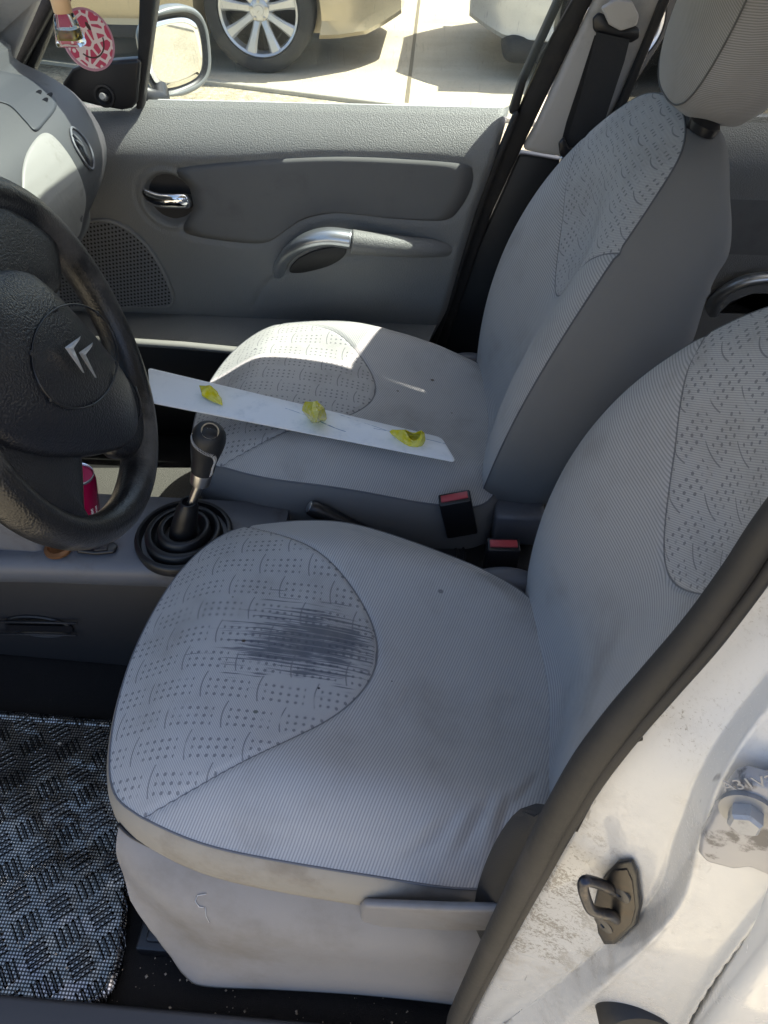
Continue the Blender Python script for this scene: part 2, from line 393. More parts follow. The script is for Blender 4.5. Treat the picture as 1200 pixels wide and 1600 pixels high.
def pillow(name, outline, O, A, B, N, mats, crown, walls, parent=None, nr=40, nth=200, centre=(0, 0), rpow=1.0, wallmat=1, topfn=None):
    """outline: 2D points (a, b); crown(a, b, r) -> height along N; walls: function(a,b)-> list of (outset, height)"""
    O, A, B, N = map(Vector, (O, A, B, N)); cx, cy = centre
    P = resample([Vector((p[0], p[1], 0)) for p in cr([(p[0], p[1], 0) for p in outline], 12, True)], nth, True)
    V, UV, Fc, MI = [], [], [], []
    def add(a, b, h): V.append(O+A*a+B*b+N*h); UV.append((a, b)); return len(V)-1
    add(cx, cy, crown(cx, cy, 0))
    for i in range(1, nr+1):
        r_ = (i/nr)**rpow
        for p in P:
            a = cx+(p.x-cx)*r_; b = cy+(p.y-cy)*r_; add(a, b, crown(a, b, r_))
    nrm = []
    for j in range(nth):
        t = P[(j+1) % nth]-P[j-1]; q = Vector((t.y, -t.x, 0)).normalized()
        if q.dot(P[j]-Vector((cx, cy, 0))) < 0: q = -q
        nrm.append(q)
    nw = len(walls(0, 0)); rows = [[] for _ in range(nw)]
    for k in range(nw):
        for j, p in enumerate(P):
            o_, h_ = walls(p.x, p.y)[k]; a = p.x+nrm[j].x*o_; b = p.y+nrm[j].y*o_
            V.append(O+A*a+B*b+N*(crown(p.x, p.y, 1)+h_)); UV.append((a, b-h_ if b < 0 else b+h_))
    add_c = len(V); last = [V[-nth+j] for j in range(nth)]
    V.append(sum(last, Vector())/nth); UV.append((cx, cy))
    for j in range(nth):
        k = (j+1) % nth; Fc.append((0, 1+j, 1+k)); MI.append(0)
    for i in range(nr-1+nw):
        for j in range(nth):
            k = (j+1) % nth; a = 1+i*nth; Fc.append((a+j, a+nth+j, a+nth+k, a+k)); MI.append(0 if i < nr-1 else (wallmat(UV[a+j]) if callable(wallmat) else wallmat))
    a = 1+(nr-1+nw)*nth
    for j in range(nth): Fc.append((a+j, add_c, a+(j+1) % nth)); MI.append(1)
    return mesh(name, V, Fc, mats, parent, uv=UV, midx=MI)
def text(name, s, size, O, A, B, mat, parent, ext=.0002):
    cu = bpy.data.curves.new(name, 'FONT'); cu.body = s; cu.size = size; cu.extrude = ext; cu.align_x = 'LEFT'
    t = bpy.data.objects.new(name, cu); COL.objects.link(t)
    me = bpy.data.meshes.new_from_object(t.evaluated_get(bpy.context.evaluated_depsgraph_get())); bpy.data.objects.remove(t)
    A, B = Vector(A).normalized(), Vector(B).normalized(); N = A.cross(B); off = worldloc(parent)
    for v in me.vertices: v.co = Vector(O)-off+A*v.co.x+B*v.co.y+N*v.co.z
    me.materials.clear(); me.materials.append(mat)
    o = bpy.data.objects.new(name, me); link(o, parent); return o
XA, YA, ZA = Vector((1, 0, 0)), Vector((0, 1, 0)), Vector((0, 0, 1))

# ================================================================== GROUND
def sheet(name, x0, x1, y0, y1, z, mat):
    return struct(mesh(name, [(x0, y0, z), (x1, y0, z), (x1, y1, z), (x0, y1, z)], [(0, 1, 2, 3)], mat, smooth=False))
sheet('ground', -300, 300, -300, 300, 0, M['gravel'])
g0 = U(45, 88, z=.14); g1 = U(560, 152, z=.14); dr = (g1-g0).normalized()
a0 = g0-dr*25; a1 = g1+dr*25; a0.z = a1.z = .14; back = Vector((0, 60, 0))
struct(mesh('concrete_yard', [a0, a1, a1+back, a0+back, a0-ZA*.2, a1-ZA*.2], [(0, 1, 2, 3), (0, 4, 5, 1)], M['concrete'], smooth=False))
kn = Vector((dr.y, -dr.x, 0)).normalized(); kn = kn if kn.y < 0 else -kn
struct(slab('kerb', [a0+kn*.002-ZA*.12, a1+kn*.002-ZA*.12, a1+kn*.05-ZA*.12, a0+kn*.05-ZA*.12], (0, 0, .125), M['kerb'], bev=.01))
struct(mesh('gravel_verge', [a0+kn*.05-ZA*.02, a1+kn*.05-ZA*.02, a1+kn*1.6-ZA*.03, a0+kn*1.6-ZA*.03], [(0, 1, 2, 3)], M['gravel'], smooth=False))
# paving behind the kerb: joints are real grooves filled dark
for a, b_ in (((635, 165), (655, 0)),):
    p, q = U(*a, z=.144), U(*b_, z=.144); d = (q-p).normalized(); s = Vector((d.y, -d.x, 0))*.011; q = p+d*30
    struct(mesh('paving_joint', [p-s, p+s, q+s, q-s], [(0, 1, 2, 3)], plastic('joint', (.17, .14, .09), .9), smooth=False))

# ================================================================== PARKED CARS OUTSIDE
def wheel(cx, cy, cz, r_, parent):
    W = thing('wheel', (cx, cy, cz), '', ''); del W['label']; del W['category']; W.parent = parent; W.location = Vector((cx, cy, cz))-worldloc(parent)
    c = (cx, cy, cz); ax = (0, -1, 0)
    lathe('tyre', c, ax, [(r_*.72, -.10), (r_*.95, -.105), (r_, -.08), (r_, .0), (r_, .075), (r_*.965, .098), (r_*.86, .108), (r_*.755, .10), (r_*.74, .08), (r_*.72, .02)], M['tyre'], W, 64, split=60)
    rr = r_*.735
    lathe('rim', c, ax, [(rr, .02), (rr*1.005, .085), (rr*.985, .094), (rr*.93, .086), (rr*.91, .03), (rr*.9, -.02)], M['alloy'], W, 64)
    lathe('brake_disc', c, ax, [(.01, .0), (rr*.6, .0), (rr*.6, -.02), (rr*.92, -.03)], M['under'], W, 40)
    for k in range(9):
        a = 2*math.pi*k/9+.2; d = Vector((math.cos(a), 0, math.sin(a))); s = Vector((-d.z, 0, d.x)); C0 = Vector(c); o_ = Vector((0, -1, 0))
        rows = []
        for t, wd, h in ((.16, .026, .055), (.4, .022, .07), (.7, .027, .082), (.93, .036, .088)):
            q = C0+d*(rr*t); rows.append([q-s*wd+o_*(h-.012), q-s*wd*.6+o_*h, q+s*wd*.6+o_*h, q+s*wd+o_*(h-.012), q+s*wd*.8+o_*(h-.05), q-s*wd*.8+o_*(h-.05)])
        loft('spoke', rows, M['alloy'], W, split=40)
    lathe('hub', c, ax, [(.058, .03), (.058, .062), (.05, .068), (.028, .068), (.026, .073), (.002, .073)], M['alloy'], W, 32)
    for k in range(5):
        a = 2*math.pi*k/5+.3; q = Vector(c)+Vector((math.cos(a)*.048, 0, math.sin(a)*.048))+Vector((0, -.066, 0))
        lathe('wheel_nut', q, ax, [(.010, 0), (.010, .008), (.006, .009), (.001, .009)], M['steel'], W, 12)
    return W
def car(name, x0, x1, y0, paint, label, wx, extra=None, nose=0, bz=.24):
    """a hatchback: lower side with arches, bumpers curving round the ends, cabin above"""
    y1 = y0+1.7; G = .14; root = thing(name, ((x0+x1)/2, (y0+y1)/2, G), label, 'car')
    def sec(x):
        # inset of the ends
        e = min(x-x0, x1-x); k = max(0, 1-e/.55); ins = .42*k**2.2
        e2 = max(0, 1-e/.18); zb = G+bz-.02+.06*e2
        ya, yb = y0+ins, y1-ins
        top = G+.86-.10*k
        z0 = zb
        side = [(0.07, z0), (.02, z0+.03), (.03, z0+.10), (.0, z0+.16), (-.012, z0+.34), (.01, z0+.52), (.07, top)]
        L = [Vector((x, ya+d, z)) for d, z in side]; Rr = [Vector((x, yb-d, z)) for d, z in reversed(side)]
        return L+Rr
    xs = [x0, x0+.03, x0+.1, x0+.2, x0+.35, x0+.55]+[x0+.55+(x1-x0-1.1)*i/24 for i in range(1, 24)]+[x1-.55, x1-.35, x1-.2, x1-.1, x1-.03, x1]
    rows = [sec(x) for x in xs]
    body = loft('body', rows, [paint], root, split=30)
    for wxx in wx:
        for yy in (y0-.02, y1+.02):
            cut = lathe('wheel_arch', (wxx, yy, G+.325), (0, 1, 0) if yy < y0+.5 else (0, -1, 0), [(.375, -.05), (.375, .25), (.001, .25), (.001, -.05)], M['under'], None, 48)
            md = body.modifiers.new('arch', 'BOOLEAN'); md.object = cut; md.operation = 'DIFFERENCE'; md.solver = 'EXACT'
            body.modifiers.move(len(body.modifiers)-1, len(body.modifiers)-2)
            cuts.append(cut)
    # liner inside the arches, cabin, glass
    box('underbody', ((x0+x1)/2, (y0+y1)/2, G+.33), ((x1-x0)/2-.35, .60, .15), M['under'], root, bev=.02)
    cab = [(x0+.5, .82), (x0+1.15, 1.38), (x0+1.6, 1.47), (x1-1.3, 1.45), (x1-.55, 1.12), (x1-.3, .82)]
    if nose < 0: cab = [(x0+.3, .82), (x0+.55, 1.12), (x0+1.3, 1.45), (x1-1.6, 1.47), (x1-1.15, 1.38), (x1-.5, .82)]
    loft('cabin', [[Vector((x, y0+.06+max(0, z-.82)*.35, G+z)) for x, z in cab], [Vector((x, y1-.06-max(0, z-.82)*.35, G+z)) for x, z in cab]], paint, root, split=30, smooth=False)
    for s in (0, 1):
        yy = lambda z: (y0+.052+max(0, z-.82)*.35) if s == 0 else (y1-.052-max(0, z-.82)*.35)
        for xa, xb in ((x0+1.0, (x0+x1)/2-.05), ((x0+x1)/2+.03, x1-1.0)):
            slab('side_window', [Vector((x, yy(z)-(.004 if s == 0 else -.004), G+z)) for x, z in ((xa, .88), (xb, .88), (xb-.02, 1.36), (xa+.28, 1.36))], (0, .004 if s == 0 else -.004, 0), M['black'], root, bev=0)
    for wxx in wx:
        for yy in (y0+.13,):
            wheel(wxx, yy, G+.325, .325, root)
    if extra: extra(root, G, y0)
    return root
cuts = []
wc = U(405, 40, y=4.93)
def beige_extra(root, G, y0):
    # rub strip and fog lamp recess on the bumper corner
    box('side_trim', (wc.x-1.6, y0-.012, G+.46), (1.1, .012, .022), M['beige'], root, bev=.006)
    box('sill_cover', (wc.x-1.55, y0+.04, G+.215), (1.08, .02, .035), M['under'], root, bev=.01)
beige = car('parked_car', wc.x-3.35, wc.x+.82, 4.90, M['beige'], 'beige hatchback with silver multi-spoke wheel parked across the yard', (wc.x-2.55, wc.x), beige_extra, bz=.20)
cf = U(548, 22, z=.47)
lathe('fog_lamp', (cf.x-.02, 5.12, .50), (.45, -.9, .1), [(.05, -.03), (.06, .0), (.055, .012), (.03, .014), (.001, .014)], M['chrome'], beige, 24, sx=1.7)
sx = .12
def silver_extra(root, G, y0):
    box('bumper_insert', (sx+1.45, y0+.20, G+.16), (1.25, .16, .07), M['under'], root, bev=.08, seg=5)
silver = car('parked_car', sx, sx+4.1, 4.82, M['silvercar'], 'silver hatchback with dark lower bumper parked nose towards the beige one', (sx+.85, sx+3.3), silver_extra, bz=.21, nose=-1)
for c_ in cuts:
    c_.hide_render = True; c_.hide_viewport = True
# bake the arches, then drop the cutters
dg = bpy.context.evaluated_depsgraph_get()
for b_ in [o for o in bpy.data.objects if o.name.startswith('body')]:
    me = bpy.data.meshes.new_from_object(b_.evaluated_get(bpy.context.evaluated_depsgraph_get())); b_.modifiers.clear(); b_.data = me
for c_ in cuts: bpy.data.objects.remove(c_)

# ================================================================== CAR BODY (ours)
body = thing('hatchback', (0, 0, 0), 'white hatchback body around the cabin, dirty door jamb at the right', 'car body')
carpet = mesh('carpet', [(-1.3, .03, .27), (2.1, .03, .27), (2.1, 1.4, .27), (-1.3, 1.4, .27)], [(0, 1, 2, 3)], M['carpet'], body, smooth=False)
slab('underside', [(-1.3, .0, .16), (2.2, .0, .16), (2.2, 1.5, .16), (-1.3, 1.5, .16)], (0, 0, .10), M['under'], body, bev=0)
# roof: a slab whose side rails follow the windows
rr_ = []
for x, z, i_ in ((-.335, 1.402, .0), (-.2, 1.428, 0), (.3, 1.455, 0), (1.2, 1.45, 0), (1.9, 1.40, .04)):
    rr_.append([Vector((x, .17+i_, z)), Vector((x, .4, z+.025)), Vector((x, .75, z+.035)), Vector((x, 1.05, z+.025)), Vector((x, 1.245-i_, z)),
                Vector((x, 1.245-i_, z+.03)), Vector((x, 1.05, z+.06)), Vector((x, .75, z+.07)), Vector((x, .4, z+.06)), Vector((x, .17+i_, z+.03))])
loft('roof', rr_, M['headliner'], body, split=30)
# firewall, rear
slab('bulkhead', [(-1.28, .02, .26), (-1.28, 1.46, .26), (-1.28, 1.46, 1.0), (-1.28, .02, 1.0)], (-.03, 0, 0), M['carpet'], body, bev=0)
slab('bonnet', [(-1.25, .02, 1.0), (-1.25, 1.46, 1.0), (-2.2, 1.4, .80), (-2.2, .05, .80)], (0, 0, -.05), M['white'], body, bev=.01)
slab('tailgate', [(2.1, .05, .3), (2.1, 1.42, .3), (2.15, 1.42, 1.02), (2.15, .05, 1.02)], (.05, 0, 0), M['grey'], body, bev=0)
slab('windscreen', [(-1.22, .12, 1.005), (-1.22, 1.34, 1.005), (-.345, 1.22, 1.395), (-.345, .2, 1.395)], (0, 0, .005), M['glass_clean'], body, bev=0)
# passenger-side A pillar
pA = [U(75, -12, y=1.30), U(0, 112, y=1.36)]
def strip(name, P, Q, thick, mat, parent=body, bev=.004):
    """a band between two pixel-free polylines"""
    n = len(P); V = list(P)+list(reversed(Q)); return slab(name, V, thick, mat, parent, bev=bev)
def pl(pts, **k): return [U(*p, **k) for p in pts]
slab('pillar_trim', [Vector((-1.15, 1.30, .98)), Vector((-1.05, 1.36, .98)), *pl([(8, 118), (62, -8), (90, -60)], y=1.31), Vector((-.34, 1.22, 1.385)), Vector((-.40, 1.19, 1.40))], (0, .03, 0), M['pillar'], body, bev=.008)
slab('windscreen_pillar', [*pl([(3, 122), (24, 122), (92, -8), (150, -110), (128, -110), (62, -8)], y=1.36)], (0, .04, 0), M['rubber'], body, bev=.006)
# near side sill and rear door side
slab('sill', [Vector((-1.2, .0, .30)), Vector((.30, .0, .30)), Vector((.30, .052, .325)), Vector((-1.2, .052, .325))], (0, 0, -.14), M['darkgrey'], body, bev=.008)
slab('rear_quarter', [(.5, .03, .28), (2.1, .03, .28), (2.1, .03, 1.0), (.5, .03, 1.0)], (0, .02, 0), M['door'], body, bev=0)
# white jamb of the driver-side centre pillar: lofted between the rubber seal and the gap of the rear door
cA = [U(1340, 690, y=.07), U(1215, 855, y=.07), U(1150, 938, y=.07), U(1090, 1014, y=.066), U(1010, 1112, y=.062), U(932, 1218, y=.058), U(868, 1340, y=.055), U(822, 1430, y=.05), U(776, 1520, y=.046), U(738, 1600, y=.043), U(705, 1690, y=.04)]
cB = [U(1420, 840, y=.06), U(1330, 930, y=.055), U(1240, 1010, y=.05), U(1170, 1090, y=.045), U(1100, 1195, y=.035), U(1060, 1300, y=.03), U(1010, 1420, y=.028), U(880, 1530, y=.03), U(790, 1600, y=.035)]
cB2 = [U(1450, 860, y=.045), U(1360, 950, y=.04), U(1265, 1030, y=.035), U(1195, 1110, y=.03), U(1130, 1210, y=.02), U(1092, 1310, y=.012), U(1050, 1430, y=.008), U(930, 1550, y=.008), U(840, 1640, y=.01)]
cC = [U(1560, 1020, y=.01), U(1480, 1100, y=.01), U(1400, 1180, y=.008), U(1320, 1250, y=.005), U(1265, 1320, y=.0), U(1190, 1420, y=-.005), U(1110, 1530, y=-.008), U(1060, 1620, y=-.01), U(1010, 1720, y=-.012)]
n_ = 90
cA, cB, cB2, cC = [resample(cr(c, 10), n_) for c in (cA, cB, cB2, cC)]
cS = [a-Vector((0, -.03, 0)) for a in cA]
rows = []
for i in range(n_):
    wv = .0015*math.sin(i*.21)
    ctrl = [cA[i]+Vector((-.004, .016, 0)), cA[i]+Vector((-.002, .006, 0)), cA[i].lerp(cB[i], .04), cA[i].lerp(cB[i], .5)+Vector((0, .003+wv, 0)), cA[i].lerp(cB[i], .93), cB[i], cB2[i], cB2[i].lerp(cC[i], .07), cB2[i].lerp(cC[i], .5), cC[i].lerp(cB2[i], .12), cC[i].lerp(cB2[i], .06)-Vector((0, .003, 0)), cC[i], cC[i]+Vector((.002, .05, 0))]
    rows.append(resample(cr(ctrl, 8), 110))
loft('centre_pillar', rows, M['white'], body, closed=False, cap=False)
JT = bvh_rows(rows)
def J(px, py, lift=.001): return onto(JT, px, py, lift) or U(px, py, y=.0)
def jp(pts, lift=.001): return [J(*p, lift) for p in pts]
# rubber seal round the opening
sl_ = cr([U(1330, 660, y=.068), U(1205, 818, y=.068), U(1150, 900, y=.067), U(1088, 985, y=.065), U(1020, 1066, y=.063), U(965, 1132, y=.060), U(912, 1205, y=.057), U(868, 1282, y=.055), U(832, 1352, y=.053), U(793, 1428, y=.050), U(750, 1515, y=.047), U(714, 1590, y=.045), U(690, 1650, y=.044), U(600, 1740, y=.044)], 12)
nsl = len(sl_)
seal = tube('door_seal', sl_, [.0066+.0036*smin(k, 12, nsl*.6) for k in range(nsl)], M['rubber'], body, 16, 1.15, (0, 1, 0))
sl2 = [p+Vector((.006, -.0075, 0)) for p in sl_]
tube('seal_lip', sl2, [.0028+.0012*smin(k, 12, nsl*.6) for k in range(nsl)], M['rubber'], seal, 10, 1.2, (0, 1, 0))
# a torn flap of the seal
fl = [J(*p, .0015) for p in ((1062, 1066), (1030, 1098), (1000, 1128), (975, 1162), (948, 1196), (925, 1235), (905, 1268), (888, 1290), (902, 1294), (918, 1262), (938, 1224), (962, 1182), (984, 1156), (1004, 1150), (1000, 1130), (1028, 1108))]
slab('torn_flap', fl, (0, -.003, 0), M['rubber'], seal, bev=.001)
# striker
skc = J(965, 1405); kN = (J(940, 1440)-skc).cross(J(1000, 1380)-skc).normalized(); kN = kN if kN.y < 0 else -kN
outl = jp([(968, 1342), (990, 1340), (1000, 1362), (1006, 1410), (998, 1440), (966, 1470), (948, 1471), (938, 1452), (932, 1405), (938, 1380), (950, 1360)], .002)
st = thing('striker_plate', skc, '', ''); del st['label']; del st['category']; st.parent = body; st.location = skc
slab('plate', outl, kN*.004, M['black'], st, bev=.0015)
inn = [skc+(p-skc)*.86+kN*.0042 for p in outl]
slab('inner_plate', inn, kN*.0012, plastic('worn_steel', (.07, .06, .05), .4, .6, dirt=(.16, .12, .08), dirts=60), st, bev=.0005)
r0_ = J(966, 1386)+kN*.004; r1_ = J(970, 1430)+kN*.004
def out_(px, py, h): return U(px, py, plane=(skc+kN*h, kN))
hk = [r0_, out_(940, 1382, .018), out_(917, 1376, .030), out_(911, 1384, .032), out_(915, 1402, .032), out_(923, 1420, .030), out_(936, 1426, .024), out_(954, 1429, .014), r1_]
tube('striker_loop', cr(hk, 6), .0037, plastic('striker_steel', (.05, .05, .06), .3, .7, dirt=(.2, .17, .14), dirts=90), st, 12)
for p in ((977, 1385), (951, 1434)):
    lathe('bolt', J(*p)+kN*.005, kN, [(.0075, 0), (.0075, .002), (.0055, .003), (.002, .003), (.0015, .0015), (.0005, .0015)], plastic('dark_bolt', (.10, .095, .09), .45, .5), st, 20)
# rear-door hinge bracket
bp_ = J(1160, 1270)
br = thing('hinge_bracket', bp_, '', ''); del br['label']; del br['category']; br.parent = body; br.location = bp_
hN = (J(1140, 1310)-J(1160, 1250)).cross(J(1190, 1280)-J(1160, 1250)).normalized(); hN = hN if hN.y < 0 else -hN
def hb_(pts, h): return [U(*p, plane=(bp_+hN*h, hN)) for p in pts]
slab('bracket', hb_([(1150, 1196), (1165, 1190), (1260, 1215), (1330, 1260), (1300, 1420), (1210, 1345), (1175, 1330), (1150, 1333), (1105, 1322), (1094, 1308), (1098, 1285), (1112, 1262), (1118, 1248), (1130, 1235), (1135, 1215)], .002), hN*.010, plastic('bracket_paint', (.36, .35, .35), .35, coat=.4, dirt=(.06, .055, .055), dirts=45, dthr=(.5, .6)), br, bev=.003, seg=3)
bc = hb_([(1166, 1262)], .012)[0]
lathe('bolt', bc, hN, [(.0115, 0), (.0115, .0025), (.008, .003)], plastic('bolt_washer', (.3, .3, .3), .4, .3, dirt=(.1, .1, .1), dirts=80), br, 28)
lathe('bolt_head', bc+hN*.003, hN, [(.0075, 0), (.0075, .006), (.006, .0075), (.0005, .0075)], plastic('bolt_paint', (.38, .38, .38), .4, .2, dirt=(.2, .2, .2), dirts=120), br, 6)
q_ = hb_([(1132, 1236), (1165, 1232)], .0125)
ta_ = (q_[1]-q_[0]).normalized(); text('stamped_code', 'A31V2', .009, q_[0], ta_, hN.cross(ta_), plastic('stamp', (.34, .33, .32), .6), br)
# round rubber plug at the bottom
lathe('rubber_plug', J(992, 1590), (0, -1, .25), [(.03, -.01), (.029, .006), (.024, .012), (.012, .014), (.0005, .014)], M['rubber'], body, 40)

# rear door of the driver side: its edge closes the right corner
rd = thing('rear_door_unit', U(1150, 1560, y=-.03), 'white rear door edge at the lower right, behind the dark gap', 'car door')
ra = cr(pl([(1600, 1000), (1460, 1130), (1330, 1260), (1250, 1370), (1180, 1480), (1120, 1560), (1070, 1640), (1020, 1740)], y=-.02), 8)
rows = []
for p in ra:
    rows.append([p+Vector((.012, .06, 0)), p+Vector((.002, .01, 0)), p+Vector((0, 0, 0)), p+Vector((.003, -.006, 0)), p+Vector((.010, -.009, 0)), p+Vector((.035, -.010, 0)), p+Vector((.25, -.014, 0)), p+Vector((.9, -.014, 0))])
loft('door_skin', rows, plastic('clean_white', (.68, .68, .675), .25, coat=.6, vary=.02, dirt=(.6, .59, .56), dirts=20), rd, closed=False, cap=False)
slab('gap_liner', pl([(1300, 1180), (1230, 1500), (1150, 1720), (960, 1720), (1060, 1560), (1120, 1460), (1190, 1340)], y=.045), (0, .01, 0), M['rubber'], body, bev=0)

# ================================================================== PASSENGER FRONT DOOR
door = thing('door_unit', (-.3, 1.38, .3), 'closed grey-trimmed front door beyond the passenger seat, chrome inner handle', 'car door')
YP = 1.355
def base_y(z):
    # sill at the top, ledge rounding inwards, flat panel, armrest swell lower down
    if z > .915:
        t = (z-.915)/(1.0-.915); y = YP-.012+.072*t**1.75
    else:
        y = YP-.012
    y -= .028*math.exp(-((z-.70)/.07)**2)*0
    y += .03*smin(.62-z, 0, .16)
    return y
def seg_d(p, a, b_):
    ab = b_-a; t = max(0, min(1, (p-a).dot(ab)/max(ab.length_squared, 1e-9))); return (p-a-ab*t).length
def to2(pts, y=YP-.01): return [Vector((q.x, q.z)) for q in pl(pts, y=y)]
def cr2(pts, n=5, closed=True): return [Vector((v.x, v.y)) for v in cr([(p.x, p.y, 0) for p in pts], n, closed)]
ins_ol = cr2(to2([(278, 262), (400, 249), (520, 243), (640, 247), (725, 254), (741, 266), (738, 295), (718, 330), (690, 346), (600, 341), (525, 334), (470, 346), (430, 374), (400, 383), (330, 376), (289, 366), (287, 350), (300, 328), (292, 290)]), 4)
pock1 = cr2(to2([(190, 492), (280, 494), (350, 500), (382, 512), (390, 530)]), 4, False)
pock2 = cr2(to2([(500, 513), (560, 517), (605, 523), (617, 533), (612, 556)]), 4, False)
rcs = cr2(to2([(395, 480), (420, 440), (470, 415), (540, 402), (640, 396), (705, 388)]), 4, False)
hcirc = [Vector((v.x, v.z)) for v in [U(264+50*math.cos(a), 311+48*math.sin(a), y=YP-.01) for a in [2*math.pi*k/36 for k in range(36)]]]
hc = sum(hcirc, Vector((0, 0)))/36; hr = (hcirc[0]-hc).length
def inside(p, poly):
    c = False; n = len(poly); j = n-1
    for i in range(n):
        a, b_ = poly[i], poly[j]
        if (a.y > p.y) != (b_.y > p.y) and p.x < (b_.x-a.x)*(p.y-a.y)/(b_.y-a.y)+a.x: c = not c
        j = i
    return c
def pd(p, poly, closed=True):
    n = len(poly); return min(seg_d(p, poly[i], poly[(i+1) % n]) for i in range(n if closed else n-1))
er = [U(*p, y=YP+.02) for p in ((812, 150), (800, 180), (775, 240), (742, 330), (718, 410), (698, 480), (668, 560), (655, 600), (640, 640))]
def xr(z):
    for i in range(len(er)-1):
        if er[i].z >= z >= er[i+1].z: t = (er[i].z-z)/(er[i].z-er[i+1].z); return er[i].x+(er[i+1].x-er[i].x)*t
    return er[-1].x if z < er[-1].z else er[0].x
NX, NZ = 230, 120; V = []; MI = []; z1, z0 = 1.003, .40; XL = -.98
ibx = (min(p.x for p in ins_ol)-.03, max(p.x for p in ins_ol)+.03, min(p.y for p in ins_ol)-.03, max(p.y for p in ins_ol)+.03)
insf = {}
for j in range(NZ+1):
    z = z1+(z0-z1)*j/NZ
    xR = xr(z)
    for i in range(NX+1):
        x = XL+(xR-XL)*i/NX; p = Vector((x, z)); y = base_y(z)
        if ibx[0] < x < ibx[1] and ibx[2] < z < ibx[3]:
            d = pd(p, ins_ol); ii = inside(p, ins_ol)
            y += .004*math.exp(-(d/.0035)**2)
            if ii: y += .003*smin(d, 0, .006); insf[(i, j)] = d
        dh = (p-hc).length
        y += .004*math.exp(-((dh-hr)/.004)**2)
        if dh < hr*.86: y += .022*smin(hr*.86-dh, 0, .018)
        if z < .62:
            for q in (pock1, pock2):
                d = pd(p, q, False); y += .003*math.exp(-(d/.003)**2)
        # hollow below the grab handle
        d = pd(p, rcs, False); y += .0035*math.exp(-(d/.007)**2)
        e = xR-x
        if e < .02: y += .02*(1-e/.02)**2
        V.append(Vector((x, y, z)))
Fc = [(j*(NX+1)+i, j*(NX+1)+i+1, (j+1)*(NX+1)+i+1, (j+1)*(NX+1)+i) for j in range(NZ) for i in range(NX)]
MI = [0 if all(k in insf and insf[k] > .002 for k in ((i, j), (i+1, j), (i, j+1), (i+1, j+1))) else 0 for j in range(NZ) for i in range(NX)]
panel = mesh('door_panel', V, Fc, [M['door'], M['doorins']], door, midx=MI)
ic = sum(ins_ol, Vector((0, 0)))/len(ins_ol)
pillow('door_insert', [((p.x-ic.x)*.99, (p.y-ic.y)*.965) for p in ins_ol[::2]], (ic.x, YP-.0090, ic.y), XA, ZA, -YA, [M['doorins'], M['doorins']], lambda a, b, r: .0016*(1-r**24), lambda a, b: [(-.0005, -.0008), (-.0005, -.004)], door, nr=8, nth=260)
slab('door_shell', [(-1.0, 1.43, .25), (.02, 1.43, .25), (.0, 1.43, .45), (.125, 1.43, .99), (-1.0, 1.43, .99)], (0, .05, 0), M['white'], door, bev=.01)
# lower pocket and its lip, sunlight put into the lip's pale colour
lz = U(280, 537, y=1.245).z
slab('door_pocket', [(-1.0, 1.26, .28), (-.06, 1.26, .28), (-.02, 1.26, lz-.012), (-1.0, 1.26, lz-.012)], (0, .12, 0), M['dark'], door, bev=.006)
slab('pocket_shelf', [Vector((-1.0, 1.25, lz-.008)), Vector((-.02, 1.25, lz-.008)), Vector((.01, 1.362, lz+.012)), Vector((-1.0, 1.362, lz+.012))], (0, 0, -.003), M['door'], door, bev=.002)
tube('pocket_lip', [U(150, 531, y=1.235), U(200, 534, y=1.235), U(290, 540, y=1.235), U(372, 548, y=1.235), U(450, 552, y=1.25)], .010, M['dashlit'], door, 12, .8)
# speaker
spk, nt_, b_ = newmat('speaker_mesh'); b_.inputs['Roughness'].default_value = .6
sp_ = nt_.nodes.new('ShaderNodeSeparateXYZ'); nt_.links.new(texco(nt_), sp_.inputs[0]); u_, v_ = X(nt_, sp_.outputs[0]), X(nt_, sp_.outputs[2])
gx = ((u_+v_*.25)/.0085); gy = ((v_-u_*.18)/.0085); rowp = gy.floor().mod(2)*.5
gx = (gx+rowp).fract()-.5; gy = gy.fract()-.5; hole = 1-(gx*gx+gy*gy).sqrt().ss(.24, .32)
nt_.links.new(mixc(nt_, hole, (.14, .145, .155), (.004, .004, .005)), b_.inputs['Base Color']); bump(nt_, b_, hole*-1, 1, .002)
so_ = cr2(to2([(105, 362), (150, 350), (190, 360), (228, 392), (252, 432), (266, 466), (262, 480), (240, 482), (160, 482), (80, 478), (40, 420), (60, 380)], YP-.03), 5)
sc_ = sum(so_, Vector((0, 0)))/len(so_)
spo = pillow('speaker_grille', [(p.x-sc_.x, p.y-sc_.y) for p in so_[::3]], (sc_.x, YP-.014, sc_.y), XA, ZA, -YA, [spk, M['door']], lambda a, b, r: .010-.003*r**8, lambda a, b: [(.002, .001), (.005, -.003), (.006, -.02)], door, nr=14, nth=90)
# inner handle (chrome) and its dish
dish = lathe('handle_dish', (hc.x, YP+.008, hc.y), (0, -1, 0), [(hr*.70, .003), (hr*.66, -.002), (hr*.3, -.006), (.001, -.006)], M['darkgrey'], door, 48)
hp = [U(222, 299, y=YP+.002), U(232, 307, y=YP-.014), U(250, 313, y=YP-.022), U(270, 314, y=YP-.024), U(288, 314, y=YP-.018), U(296, 314, y=YP-.004)]
tube('inner_handle', cr(hp, 6), .0085, M['chrome'], door, 18, 1.75, (0, 0, 1))
